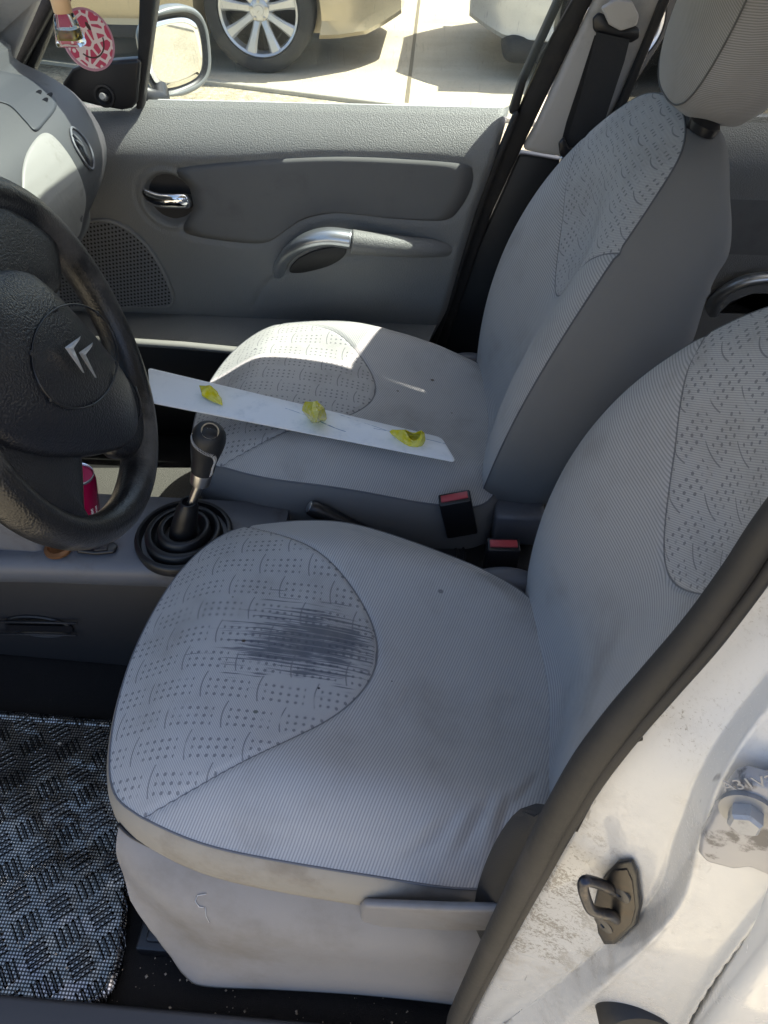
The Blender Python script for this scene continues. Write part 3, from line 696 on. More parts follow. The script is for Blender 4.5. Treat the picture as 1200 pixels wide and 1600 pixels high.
# grab handle: silver curved grip running into a grey armrest
gp = [U(437, 428, y=YP+.0), U(440, 412, y=YP-.018), U(455, 392, y=YP-.036), U(480, 377, y=YP-.05), U(512, 370, y=YP-.055), U(549, 374, y=YP-.054)]
tube('grab_handle', cr(gp, 8), [.0150+.0075*smin(i, 4, 30) for i in range(41)], M['silver'], door, 18, .8, (0, 0, 1))
ap = [U(549, 377, y=YP-.052), U(590, 382, y=YP-.046), U(640, 386, y=YP-.034), U(680, 388, y=YP-.016), U(702, 389, y=YP+.004)]
tube('armrest', cr(ap, 8), [.0235-.009*(i/32)**1.5 for i in range(33)], M['door'], door, 18, 1.0, (0, 0, 1))
ar = [U(*p, y=YP-.0165) for p in ((452, 424), (462, 408), (482, 396), (505, 389), (530, 386), (541, 389), (536, 402), (518, 414), (490, 423), (466, 427))]
slab('grip_shade', [p for p in cr(ar, 5, True)], (0, .02, 0), M['dark'], door, bev=.002)  # dark slab before the panel, painting the shade under the grip
# window: glass, frame, quarter light, mirror triangle
gT = 1.40
slab('window_glass', [*pl([(222, 172), (805, 182)], y=1.405), Vector((.27, 1.27, 1.43)), Vector((-.35, 1.27, 1.40)), U(243, -40, y=1.375)], (0, .004, 0), M['glass'], door, bev=0)
slab('quarter_glass', pl([(38, 150), (215, 172), (240, -10), (255, -60), (140, -60), (95, -10)], y=1.40), (0, .004, 0), M['glass'], door, bev=0)
slab('window_divider', [*pl([(212, 172), (221, 171), (245, -5), (258, -80), (232, -80), (217, -5)], y=1.385)], (0, .03, 0), M['rubber'], door, bev=.004)
slab('window_frame', [*pl([(28, 128), (44, 128), (60, 90), (100, -8), (160, -110), (140, -110), (85, -8), (50, 80)], y=1.385)], (0, .03, 0), M['rubber'], door, bev=.004)
slab('frame_rear', [*pl([(795, 178), (808, 182), (822, 130), (885, -8), (915, -60), (895, -60), (872, -8), (812, 125)], y=1.385)], (0, .03, 0), M['rubber'], door, bev=.004)
slab('door_edge_seal', [*pl([(803, 178), (812, 178), (770, 285), (738, 375), (708, 470), (672, 565), (664, 562), (700, 468), (728, 375), (758, 285)], y=1.365)], (0, .02, 0), M['rubber'], door, bev=.004)
slab('window_frame', [Vector((-.34, 1.238, 1.375)), Vector((.7, 1.238, 1.43)), Vector((.7, 1.238, 1.475)), Vector((-.34, 1.238, 1.425))], (0, .016, 0), M['rubber'], door, bev=.004)
mb = thing('mirror_base', U(165, 140, y=1.375), '', ''); del mb['label']; del mb['category']; mb.parent = door; mb.location = U(165, 140, y=1.375)-door.location
slab('cover', pl([(90, 150), (98, 128), (112, 108), (140, 98), (217, 92), (219, 100), (214, 160), (205, 170), (190, 173), (150, 166)], y=1.372), (0, .03, 0), M['black'], mb, bev=.008, seg=4)
lathe('dish', U(163, 150, y=1.370), (0, -1, .1), [(.020, -.004), (.020, .002), (.016, .0025), (.010, -.003), (.001, -.004)], M['black'], mb, 32)
lathe('adjuster', U(163, 152, y=1.368), (.1, -1, .4), [(.0065, -.005), (.0065, .012), (.005, .014), (.0005, .014)], plastic('adj', (.25, .25, .25), .3), mb, 20)
# exterior mirror
mc = U(276, 82, y=1.60); mN = Vector((.80, -.58, .06)).normalized(); mB = Vector((.58, .80, 0)).normalized(); mU = mN.cross(mB) if mN.cross(mB).z > 0 else mB.cross(mN)
mo = [(-.085, .0), (-.082, .045), (-.055, .064), (.0, .068), (.055, .062), (.083, .04), (.086, .0), (.075, -.045), (.045, -.066), (-.02, -.072), (-.065, -.062), (-.083, -.03)]
mr = thing('wing_mirror', mc, '', ''); del mr['label']; del mr['category']; mr.parent = door; mr.location = mc-door.location
pillow('mirror_housing', [(a*1.0, b*1.0) for a, b in mo], mc-mN*.01, mB, mU, mN, [M['black'], plastic('housing', (.17, .18, .18), .35, coat=.3)], lambda a, b, r: 0 if r < .9 else .006*(r-.9)/.1, lambda a, b: [(.006*q, .003) for q in (smin(a, -.09, .02),)]+[(o_*q-(.012 if o_ < .01 else 0)*(1-q), h_*(.25+.75*q)) for q in (smin(a, -.09, .02),) for o_, h_ in ((.012, -.006), (.014, -.025), (.006, -.045), (-.015, -.060), (-.05, -.068))], mr, nr=20, nth=80)
pillow('mirror_glass', [(a*.86, b*.86) for a, b in mo], mc-mN*.0085, mB, mU, mN, [M['mirror'], M['black']], lambda a, b, r: .002, lambda a, b: [(.001, -.001), (.001, -.003)], mr, nr=6, nth=80)
tube('mirror_arm', [mc-mN*.05-ZA*.04-mB*.03, mc-mN*.04-ZA*.075-YA*.09, U(215, 150, y=1.42)], .022, M['black'], mr, 12)

# ================================================================== PASSENGER CENTRE PILLAR, BELT, REAR DOOR
ptr = slab('pillar_trim', [*pl([(815, 236), (836, 200), (900, 60), (935, -10), (960, -60), (1120, -60), (1052, -8), (1010, 70), (960, 180), (935, 235), (905, 262), (872, 246), (850, 243)], y=1.385)], (0, .03, 0), M['pillar'], body, bev=.012, seg=4)
slab('pillar_seal', [*pl([(880, -60), (955, -60), (930, -8), (850, 160), (812, 240), (770, 330), (735, 430), (700, 530), (680, 600), (662, 600), (690, 500), (720, 410), (760, 300), (808, 180), (845, 90), (900, -8)], y=1.392)], (0, .02, 0), M['rubber'], body, bev=.005)
slab('lower_pillar', [*pl([(812, 240), (850, 246), (872, 250), (930, 262), (1000, 300), (990, 700), (660, 650), (668, 600), (700, 500), (740, 400)], y=1.40)], (0, .03, 0), M['dark'], body, bev=.006)
slab('rear_pillar_seal', [*pl([(1050, -60), (1075, -60), (1048, 0), (1010, 90), (975, 175), (955, 215), (935, 238), (945, 205), (968, 160), (1003, 75), (1036, -8)], y=1.37)], (0, .02, 0), M['rubber'], body, bev=.004)
slab('pillar_upper', [Vector((.235, 1.383, 1.215)), Vector((.43, 1.383, 1.215)), Vector((.52, 1.26, 1.445)), Vector((.30, 1.26, 1.445))], (0, .02, 0), M['pillar'], body, bev=.004)
bt = thing('seat_belt', U(930, 130, y=1.33), 'black front passenger seat belt hanging from its anchor on the pale pillar', 'seat belt')
slab('anchor_cover', pl([(938, 10), (960, -3), (986, 0), (997, 22), (993, 38), (968, 46), (950, 36)], y=1.345), (0, -.014, 0), M['pillar'], bt, bev=.004, seg=3)
slab('belt_guide', pl([(925, 28), (934, 18), (946, 22), (955, 38), (972, 46), (990, 38), (999, 44), (998, 58), (985, 66), (955, 55), (938, 58), (926, 45)], y=1.348), (0, -.008, 0), M['black'], bt, bev=.003)
wb = []
for t, (l, r_) in enumerate((((932, 50), (984, 62)), ((925, 80), (976, 95)), ((910, 140), (956, 155)), ((893, 195), (938, 210)), ((882, 228), (922, 240)))):
    wb.append((U(*l, y=1.335-.004*t), U(*r_, y=1.335-.004*t)))
V = [p for a, b_ in wb for p in (a, b_)]+[p+Vector((0, .0015, 0)) for a, b_ in wb for p in (a, b_)]
n_ = len(wb); Fc = [(2*i, 2*i+1, 2*i+3, 2*i+2) for i in range(n_-1)]+[(2*n_+2*i, 2*n_+2*i+2, 2*n_+2*i+3, 2*n_+2*i+1) for i in range(n_-1)]
mesh('webbing', V, Fc, M['belt'], bt)
wb2 = [(U(l[0], l[1], y=1.36), U(r_[0], r_[1], y=1.36)) for l, r_ in (((929, 55), (960, 60)), ((905, 130), (930, 150)), ((885, 190), (905, 200)), ((876, 225), (900, 232)))]
mesh('webbing', [p for a, b_ in wb2 for p in (a, b_)], [(2*i, 2*i+1, 2*i+3, 2*i+2) for i in range(3)], M['belt'], bt)
slab('tongue_grip', pl([(872, 222), (880, 212), (888, 228), (920, 238), (925, 232), (934, 236), (932, 250), (915, 258), (890, 252), (874, 240)], y=1.315), (0, -.010, 0), M['black'], bt, bev=.003)
slab('tongue', pl([(874, 246), (882, 240), (893, 250), (905, 262), (897, 282), (884, 286), (870, 280)], y=1.312), (0, -.003, 0), M['alu'], bt, bev=.001)
slab('tongue_slot', pl([(879, 270), (888, 273), (885, 280), (876, 277)], y=1.308), (0, -.0006, 0), M['black'], bt, bev=0)

rpd = thing('rear_door_unit', (.9, 1.38, .3), 'closed rear door beyond the passenger seat, silver grab handle', 'car door')
V = []; nz = 60
zt = U(1180, 184, y=1.40).z
for j in range(nz+1):
    z = zt+(.40-zt)*j/nz
    t = max(0, (z-(zt-.085))/.085); y = YP-.010+.06*t**2.2+.004*math.exp(-((z-(zt-.125))/.004)**2)
    for i in range(41):
        x = .205+.02*0+.95*i/40; V.append(Vector((x+.10*(z-.5), y, z)))
zi = zt-.12
Fc = [(j*41+i, j*41+i+1, (j+1)*41+i+1, (j+1)*41+i) for j in range(nz) for i in range(40)]
MI = [1 if V[f[0]].z < zi-.002 and V[f[2]].z > zi-.13 else 0 for f in Fc]
mesh('door_panel', V, Fc, [M['door'], M['doorins']], rpd, midx=MI)
rg = [U(1112, 488, y=YP-.0), U(1118, 470, y=YP-.02), U(1140, 450, y=YP-.04), U(1170, 438, y=YP-.05), U(1210, 434, y=YP-.05), U(1260, 440, y=YP-.045)]
tube('grab_handle', cr(rg, 8), .0155, M['silver'], rpd, 16, .8)
slab('grip_shade', pl([(1120, 488), (1140, 468), (1175, 455), (1250, 455), (1250, 490), (1180, 490)], y=YP-.004), (0, -.006, 0), M['dark'], rpd, bev=.002)  # shade below the rear grip, put in as a dark slab
slab('door_shell', [(.2, 1.43, .25), (1.2, 1.43, .25), (1.25, 1.43, .99), (.3, 1.43, .99)], (0, .05, 0), M['white'], rpd, bev=.01)
slab('window_glass', [U(950, 200, y=1.40), U(1500, 215, y=1.40), Vector((1.1, 1.27, 1.42)), Vector((.47, 1.27, 1.44))], (0, .004, 0), glass_pane('dusty_rear_glass', (.30, .31, .31), .10), rpd, bev=0)

# ================================================================== SEATS
SEAT_OUT = [(.19, .0), (.185, .10), (.15, .155), (.075, .20), (-.05, .238), (-.15, .256), (-.24, .247), (-.315, .222), (-.362, .175), (-.388, .10), (-.398, .0), (-.388, -.10), (-.362, -.175), (-.318, -.212), (-.24, -.24), (-.15, -.253), (-.05, -.258), (.06, -.257), (.145, -.235), (.185, -.13)]
def cush_crown(a, b, r):
    d = a+.062+4.5*(b-.015)**2
    h = .020*(1-r**5)
    h += .022*math.exp(-((abs(b)-.175)/.055)**2)*smin(a, -.30, -.10)*(1-smin(r, .86, 1.0)*.6)
    h -= .022*math.exp(-(b/.13)**2)*smin(a, -.20, .05)*(1-r**6)
    h += .012*math.exp(-((a+.27)/.09)**2)*(1-r**4)
    h -= .0035*math.exp(-(d/.005)**2)
    h -= .030*smin(-a, .28, .41)+.042*smin(a, -.15, .19)-.003*noise.noise(Vector((a*13, b*9, 1.3)))*(1-r**4)
    # creases on the near rear bolster
    for (ca, cb, an, ln) in ((.095, -.195, 1.25, .032), (.06, -.205, 1.0, .03), (.125, -.15, .9, .03), (.02, -.215, .7, .03)):
        u = (a-ca)*math.cos(an)+(b-cb)*math.sin(an); v = -(a-ca)*math.sin(an)+(b-cb)*math.cos(an)
        h -= (.0055*math.exp(-(v/.0045)**2-(u/ln)**2)-.0035*math.exp(-((v-.011)/.008)**2-(u/ln)**2))*CREASE[0]
    return h
CREASE = [1]
BACK_OUT = [(.0, .0), (.01, .13), (.05, .195), (.15, .235), (.28, .248), (.40, .236), (.50, .205), (.58, .165), (.635, .11), (.655, .0), (.635, -.11), (.58, -.165), (.50, -.205), (.40, -.236), (.28, -.248), (.15, -.235), (.05, -.195), (.01, -.13)]
def seat(loc, label, drv, cush_mat):
    x0, y0 = loc
    root = thing('seat_unit', (x0, y0, .27), label, 'seat', 'front seats')
    CREASE[0] = 1 if drv else 0
    def cw(a, b):
        k = smin(-a, .15, .36)
        if drv and b < .1:
            return [(.002, -.004), (.007, -.012), (.011, -.030), (.013, -.050), (.010, -.072), (-.006, -.088), (-.04, -.092), (-.1, -.095)]
        return [(.002, -.004), (.007, -.015), (.011, -.045), (.010, -.085), (.004, -.12), (-.015, -.155), (-.04, -.175), (-.1, -.18)]
    pillow('cushion', SEAT_OUT, (x0-.031, y0, .632), XA, YA, ZA, [cush_mat, M['band'] if drv else M['sidefab'], M['sidefab']], cush_crown, cw, root, nr=120, nth=300, centre=(-.1, 0), wallmat=lambda q: 2 if q[1] > .10 or q[0] > .08 else 1)
    # piping along the seam
    P = resample([Vector((p.x, p.y, 0)) for p in cr([(a, b, 0) for a, b in SEAT_OUT], 12, True)], 200, True)
    pp = [Vector((x0-.031+p.x*1.002, y0+p.y*1.002, .632+cush_crown(p.x, p.y, 1)-.001)) for p in P]
    tube('piping', pp, .0016, plastic('piping_thread', (.13, .135, .15), .8), root, 6, closed=True)
    # backrest
    a_ = R(20); A = Vector((math.sin(a_), 0, math.cos(a_))); N = Vector((-math.cos(a_), 0, math.sin(a_)))
    O = Vector((x0+.12, y0, .52))
    def bc(a, b, r):
        h = .066*math.sin(math.pi*max(0, min(1, a/.66)))**.8-.004
        h += .026*(1-r**4)
        h -= .066*math.exp(-(b/.155)**2)*(smin(a, 0, .1)*(1-smin(a, .42, .6)))*(1-r**4)
        d = .35+10*b*b/(1+35*b*b)-a
        h -= .003*math.exp(-(d/.005)**2)
        return h
    dep = [(-1, .10), (0, .10), (.12, .155), (.28, .205), (.42, .195), (.55, .155), (.66, .085), (2, .085)]
    def th(a):
        for (p, q), (s, t) in zip(dep, dep[1:]):
            if p <= a <= s: return q+(t-q)*smin(a, p, s)
    def bw(a, b):
        t = th(a); return [(.002, -.003), (.006, -.014), (.008, -t*.25), (.006, -t*.55), (-.004, -t*.8), (-.02, -t*.93), (-.05, -t), (-.09, -t*1.02)]
    BO = [(a, b*1.075 if drv and b < 0 else b*1.10 if not drv and b > 0 else b) for a, b in BACK_OUT]
    if not drv: O = O-XA*.014
    pillow('backrest', BO, O, A, YA, N, [M['back_cloth'], M['sidefab']], bc, bw, root, nr=80, nth=260, centre=(.32, 0))
    P = resample([Vector((p.x, p.y, 0)) for p in cr([(a, b, 0) for a, b in BO], 12, True)], 200, True)
    tube('piping', [O+A*p.x+YA*p.y+N*(bc(p.x, p.y, 1)-.001) for p in P], .0015, plastic('piping_thread', (.09, .095, .105), .8), root, 6, closed=True)
    # headrest on two posts
    T = O+A*.650-N*.006
    hr_ = thing('headrest', T, '', ''); del hr_['label']; del hr_['category']; hr_.parent = root; hr_.location = T-root.location
    a2 = R(13); A2 = Vector((math.sin(a2), 0, math.cos(a2))); N2 = Vector((-math.cos(a2), 0, math.sin(a2)))
    HO = T+A2*.014+N2*.030
    ho = [(.0, .0), (.006, .06), (.03, .10), (.08, .122), (.14, .124), (.19, .10), (.205, .05), (.21, .0), (.205, -.05), (.19, -.10), (.14, -.124), (.08, -.122), (.03, -.10), (.006, -.06)]
    pillow('headrest_pad', ho, HO, A2, YA, N2, [M['head_cloth'], M['head_cloth']], lambda a, b, r: .022*(1-r**3)-.010*math.exp(-((r-.72)/.02)**2)*0, lambda a, b: [(.003, -.006), (.008, -.02), (.010, -.05), (.006, -.08), (-.012, -.10), (-.045, -.11)], hr_, nr=40, nth=160, centre=(.105, 0))
    P = resample([Vector((p.x, p.y, 0)) for p in cr([(a, b, 0) for a, b in ho], 12, True)], 120, True)
    tube('piping', [HO+A2*p.x+YA*p.y+N2*.001 for p in P], .0012, plastic('piping_thread', (.10, .10, .10), .8), hr_, 6, closed=True)
    for s in (-.065, .065):
        q = T+YA*s+N*.0
        tube('post', [q-A*.01, q+A2*.07], .0065, M['black'], hr_, 14)
        lathe('post_guide', q+A*.012-N*.012, A2, [(.018, -.01), (.020, .001), (.017, .006), (.012, .009), (.006, .009)], M['black'], hr_, 28, sx=1.5, xdir=(0, 1, 0))
    # frame below
    box('seat_base', (x0-.10, y0+(.03 if drv else 0), .40), (.20, .18, .075), M['dark'], root, bev=.02)
    for s in (-.205, .205):
        yy = y0+s-(.045 if s < 0 and drv else 0)
        box('seat_rail', (x0-.10, yy, .290), (.31 if drv else .25, .022, .014), M['black'], root, bev=.004)
        box('seat_rail', (x0-.08, yy, .310), (.27 if drv else .22, .014, .008), M['darkgrey'], root, bev=.003)
        box('rail_bolt', (x0-.385 if drv else x0-.33, yy, .299), (.012, .012, .012), M['black'], root, bev=.004)
    # recliner covers
    for s in (-1, 1):
        pillow('recliner_cover', [(-.05, -.03), (-.03, .055), (.03, .075), (.085, .04), (.09, -.05), (.03, -.085), (-.04, -.075)], (x0+.07, y0+s*.215, .52), XA, ZA, YA*s, [M['grey'], M['grey']], lambda a, b, r: .014*(1-r**3), lambda a, b: [(.004, -.008), (.004, -.03)], root, nr=14, nth=60)
    return root
D0 = (.042, .392)
driver = seat(D0, 'worn grey driver seat nearest the camera, dark frayed patch on its cushion', True, M['cush_driver'])
P0 = (-.010, .985)
passenger = seat(P0, 'cleaner grey passenger seat by the far door, under the white board', False, M['cush_pass'])
# driver-seat side cover, lofted between pixel-matched top and bottom edges at their own depths
tp = cr([U(186, 1288, z=.575), U(215, 1312, z=.57), U(290, 1342, z=.565), U(400, 1366, z=.56), U(520, 1384, z=.555), U(650, 1396, z=.55), U(750, 1400, z=.55), U(860, 1400, z=.55)], 10)
bo = cr([U(204, 1408, z=.47), U(225, 1440, z=.44), U(262, 1488, z=.37), U(290, 1524, z=.335), U(320, 1540, z=.325), U(430, 1546, z=.32), U(560, 1554, z=.32), U(680, 1566, z=.32), U(780, 1580, z=.32)], 10)
tp = resample(tp, 90); bo = resample(bo, 90); rows = []
ins_ = Vector((.01, .03, 0))
for i, (a, b_) in enumerate(zip(tp, bo)):
    f = smin(i, 0, 18)
    m1 = a.lerp(b_, .33)+Vector((-.006*(1-f), -.016*f-.004, .004)); m2 = a.lerp(b_, .68)+Vector((-.004*(1-f), -.010*f, 0))
    nk = .008*math.exp(-((i-26)/16)**2)
    m2 = m2+Vector((0, nk, 0))
    ctrl = [a+Vector((.01*(1-f), .012, -.05)), a+Vector((0, .005, -.004)), a, m1, m2, b_, b_+Vector((0, .006, .003)), b_+Vector((.004, .03, .01))]
    rows.append(resample(cr(ctrl, 8), 60))
sc = loft('side_cover', rows, M['cover'], driver, closed=False, cap=False)
tube('cover_gap_shade', [p+Vector((0, -.001, .003)) for p in tp], .0022, M['black'], sc, 6)  # black tube painting the shade in the gap between band and cover
# scratch on the cover
CT = bvh_rows(rows)
def on_cover(px, py, lift=.0012): return onto(CT, px, py, lift) or U(px, py, y=.12)
scr = [on_cover(*p) for p in ((322, 1397), (309, 1399), (305, 1408), (311, 1417), (318, 1418))]
tube('scratch', scr, .0006, plastic('scratch_pale', (.5, .5, .49), .6), sc, 5)
tube('scratch', [on_cover(*p) for p in ((321, 1418), (322, 1432), (327, 1442))], .0004, bpy.data.materials['scratch_pale'], sc, 5)
# height lever
lv = [U(562, 1421, y=.115), U(568, 1417, y=.112), U(700, 1423, y=.100), U(800, 1425, y=.095), U(800, 1455, y=.098), U(700, 1456, y=.104), U(640, 1452, y=.112), U(575, 1449, y=.12), U(564, 1443, y=.12)]
slab('height_lever', lv, (0, .010, 0), M['cover'], driver, bev=.005, seg=4)
# inner plastic bracket between the seats
br2 = box('bracket_cover', U(808, 812, y=.76), (.042, .03, .035), M['grey'], passenger, bev=.008)

# ================================================================== STEERING WHEEL
WC = Vector((-.384, .453, 1.034)); wa = .279; wb_ = .109
WN = Vector((math.cos(wa)*math.cos(wb_), math.cos(wa)*math.sin(wb_), math.sin(wa)))
WT = Vector((-math.sin(wa)*math.cos(wb_), -math.sin(wa)*math.sin(wb_), math.cos(wa))); WS = WT.cross(WN)
be = R(41); WU = WT*math.cos(be)-WS*math.sin(be); WR = WS*math.cos(be)+WT*math.sin(be)
sw = thing('steering_wheel', WC, 'black leather steering wheel with chrome chevron emblem, turned slightly, rim worn grey', 'steering wheel')
rp = []
rows = []
for k in range(120):
    a = 2*math.pi*k/120; d = WT*math.cos(a)+WS*math.sin(a); q = WC+d*.1695
    r1 = .0185+.0012*math.cos(3*(a-be)); rows.append([q+d*(r1*math.cos(t))+WN*(r1*1.12*math.sin(t)) for t in [2*math.pi*j/20 for j in range(20)]])
rows.append(rows[0]); loft('rim', rows, M['rim'], sw, cap=False)
WP = lambda px, py, h: U(px, py, plane=(WC+WN*h, WN))
def w2(px, py, h): q = WP(px, py, h)-WC; return (q.dot(WR), q.dot(WU))
pad_ol = [w2(*p, .03) for p in ((-62, 520), (-48, 455), (0, 428), (40, 420), (72, 432), (115, 474), (162, 528), (205, 585), (222, 630), (224, 668), (208, 690), (170, 700), (110, 703), (50, 690), (0, 660), (-50, 600))]
pc = w2(100, 570, .03)
pillow('airbag_pad', pad_ol, WC+WN*.026, WR, WU, WN, [M['pad'], M['pad']], lambda a, b, r: .018*(1-r**2.6)-.004*r**8, lambda a, b: [(.003, -.006), (.003, -.02), (-.01, -.04), (-.03, -.05)], sw, nr=40, nth=140, centre=pc)
# logo ring groove and emblem
def padh(px, py): return .040
rg_ = [WP(117+math.cos(a)*64*.98+math.sin(a)*22, 557-math.sin(a)*76+math.cos(a)*30, .0425) for a in [2*math.pi*k/80 for k in range(80)]]
tube('emblem_ring', rg_, .0011, M['black'], sw, 6, closed=True)
for k in (3, 17, 30, 44, 57, 70):
    lathe('ring_stud', rg_[k]-WN*.001, WN, [(.003, 0), (.0028, .0012), (.0003, .002)], M['black'], sw, 12)
EM = plastic('emblem_silver', (.8, .8, .82), .28, .5)
emb = thing('emblem', WP(127, 557, .045), '', ''); del emb['label']; del emb['category']; emb.parent = sw; emb.location = WP(127, 557, .045)-WC
for pts in (((101, 543), (126, 525), (125, 530), (115, 544), (132, 583), (129, 582)), ((123, 551), (145, 535), (144, 541), (134, 554), (151, 590), (148, 590))):
    q = [WP(*p, .050) for p in pts]
    # ridge along the middle makes it facet
    mid = [WP(*p, .0545) for p in (((125.5, 527), (108, 544), (130.5, 582)) if pts[0][0] == 101 else ((144.5, 538), (129, 552.5), (149.5, 590)))]
    V = q+mid; Fc = [(0, 1, 6, 7), (1, 2, 6), (2, 3, 7, 6), (3, 4, 8, 7), (4, 5, 8), (5, 0, 7, 8), (5, 4, 3, 2, 1, 0)]
    mesh('chevron', V, Fc, EM, emb, smooth=False)
# spokes: three wide arms from the pad to the rim
def wp(a, b, h): return WC+WR*a+WU*b+WN*h
def spoke(ang, w0, w1, h0, h1, r0=.05, r1=.172):
    d = (math.cos(ang), math.sin(ang)); s = (-d[1], d[0]); rows = []
    for t in (0, .25, .5, .75, 1):
        r_ = r0+(r1-r0)*t; wd = w0+(w1-w0)*t+.012*abs(t-.5)*2*t; h = h0+(h1-h0)*t
        c = (pc[0]*(1-t)+d[0]*r_, pc[1]*(1-t)+d[1]*r_)
        rows.append([wp(c[0]+s[0]*wd*u, c[1]+s[1]*wd*u, h+v) for u, v in ((-1, -.012), (-.97, .002), (-.8, .010), (0, .013), (.8, .010), (.97, .002), (1, -.012), (0, -.016))])
    return rows
for pts in (((40, 680), (118, 690), (127, 712), (130, 750), (133, 800), (146, 830), (90, 822), (30, 790), (-40, 745), (-90, 690), (-40, 660)),
            ((195, 590), (232, 625), (240, 660), (236, 700), (214, 712), (180, 702), (175, 640)),
            ((-60, 470), (-50, 330), (-20, 296), (20, 318), (60, 345), (86, 372), (93, 400), (94, 450), (60, 470), (0, 480))):
    ol = [w2(*p, .004) for p in pts]; cc_ = (sum(a for a, b in ol)/len(ol), sum(b for a, b in ol)/len(ol))
    pillow('spoke', ol, WC+WN*.004, WR, WU, WN, [M['leather'], M['leather']], lambda a, b, r: .010*(1-r**4), lambda a, b: [(.002, -.004), (.0, -.016), (-.01, -.024)], sw, nr=16, nth=90, centre=cc_)
slit = [WP(*p, .030) for p in ((211, 604), (218, 625), (220, 645), (218, 652))]
tube('pad_slot', slit, .0016, M['black'], sw, 6)
# column shroud behind the wheel
cl = thing('steering_column', WC-WN*.08, 'dark steering column shroud behind the wheel', 'steering column')
rows = []
for t, s in ((0, .040), (.02, .046), (.12, .052), (.3, .056)):
    c = WC-WN*(.055+t)-WS*.025
    rows.append([c+WS*(s*math.cos(a))+WT*(s*.85*math.sin(a)) for a in [2*math.pi*k/28 for k in range(28)]])
loft('shroud', rows, M['darkgrey'], cl)
tube('stalk', cr([WC-WN*.07+WS*.04, WC-WN*.06+WS*.12+WT*.01, WC-WN*.045+WS*.155+WT*.012], 5), .008, M['dark'], cl, 10)

# ================================================================== DASHBOARD
dsh = thing('dashboard', (-.9, .8, .6), 'grey dashboard with glovebox lid and oval side vent by the far door', 'dashboard')
prof = [U(-60, 90, y=1.12), U(0, 122, y=1.12), U(60, 150, y=1.12), U(105, 180, y=1.12), U(140, 222, y=1.12), U(155, 262, y=1.12), U(148, 305, y=1.12), U(128, 350, y=1.12), U(105, 395, y=1.12)]
prof = [Vector((p.x, 0, p.z)) for p in prof]
prof += [Vector((-1.0, 0, .70)), Vector((-1.15, 0, .80)), Vector((-1.2, 0, .98))]
prof = resample(cr(prof, 10, True), 90, True)
cxp = sum(prof, Vector())/90
def drow(y, k, dx=0): return [Vector((cxp.x+(p.x-cxp.x)*k+dx, y, cxp.z+(p.z-cxp.z)*k)) for p in prof]
rows = [drow(y, k, dx) for y, k, dx in ((.60, .97, -.05), (.70, 1, -.03), (.85, 1.0, -.01), (1.0, 1.0, 0), (1.12, 1, 0), (1.20, .985, -.01), (1.26, .95, -.03), (1.31, .88, -.06), (1.345, .80, -.09))]
rows2 = []
for k in range(9*6-5):
    t = k/6; i = min(int(t), 7); f = t-i
    a, b_, c, d = rows[max(i-1, 0)], rows[i], rows[i+1], rows[min(i+2, 8)]
    rows2.append([.5*((2*q)+(r_-p)*f+(2*p-5*q+4*r_-s)*f*f+(3*q-p-3*r_+s)*f**3) for p, q, r_, s in zip(a, b_, c, d)])
loft('dash_body', rows2, M['dash'], dsh)
DT = bvh_rows(rows2, True)
def dash_pt(px, py, lift=.002): return onto(DT, px, py, lift) or U(px, py, y=1.15)
def skin(name, poly, fn, lift, mat, parent, nr=10, nn=120):
    P = resample(cr([(p[0], p[1], 0) for p in poly], 8, True), nn, True); c = sum(P, Vector())/nn
    V = [fn(c.x, c.y, lift)]; Fc = []
    for i in range(1, nr+1):
        for p in P: q = c+(p-c)*(i/nr); V.append(fn(q.x, q.y, lift if i < nr else lift*.8))
    for p in P: q = c+(p-c)*1.006; V.append(fn(q.x, q.y, -.001))
    Fc += [(0, 1+j, 1+(j+1) % nn) for j in range(nn)]
    for i in range(nr):
        for j in range(nn): a = 1+i*nn; k = (j+1) % nn; Fc.append((a+j, a+nn+j, a+nn+k, a+k))
    return mesh(name, V, Fc, mat, parent)
# the binnacle dome near the wheel
pillow('instrument_hood', [(-.30, .0), (-.22, .17), (.0, .22), (.12, .17), (.16, .0), (.12, -.17), (.0, -.22), (-.22, -.17)], (-.72, .72, .94), XA, YA, ZA, [M['hood'], M['hood']], lambda a, b, r: .105*math.sqrt(max(0, 1-r**2.2)), lambda a, b: [(.004, -.02), (.002, -.06), (-.01, -.12)], dsh, nr=40, nth=100)
# dark top pad strip with demister slots
skin('top_pad', [(-20, 112), (30, 117), (62, 130), (84, 150), (88, 168), (72, 190), (56, 205), (40, 190), (15, 165), (-20, 150)], dash_pt, .003, M['dashtop'], dsh)
for c in ((60, 145), (70, 157), (77, 149)):
    q = dash_pt(*c, .0045); lathe('demister_slot', q, (CAM-q), [(.0065, -.002), (.0065, 0.0005), (.001, .0005)], M['black'], dsh, 16, sx=.5)
skin('glovebox_lid', [(66, 209), (82, 212), (105, 238), (124, 272), (134, 308), (130, 340), (118, 372), (80, 350), (40, 320), (34, 285), (38, 250), (50, 225)], dash_pt, .004, M['dashlit'], dsh)  # lid looks sunlit by its colour, paler than the dash body
vt = thing('side_vent', dash_pt(128, 235), '', ''); del vt['label']; del vt['category']; vt.parent = dsh; vt.location = dash_pt(128, 235)-dsh.location
vp_ = ((111, 200), (122, 205), (138, 225), (146, 248), (145, 264), (136, 258), (124, 240), (114, 220))
vv = [dash_pt(*p, .004) for p in vp_]
skin('vent_recess', vp_, dash_pt, .0025, M['black'], vt, 6, 60)
for k in range(2):
    tube('vent_slat', [dash_pt(114+5*k, 210+10*k, .011), dash_pt(126+4*k, 222+8*k, .012), dash_pt(133+4*k, 238+9*k, .011), dash_pt(138+2*k, 252+6*k, .009)], .0026, M['dashtop'], vt, 8)
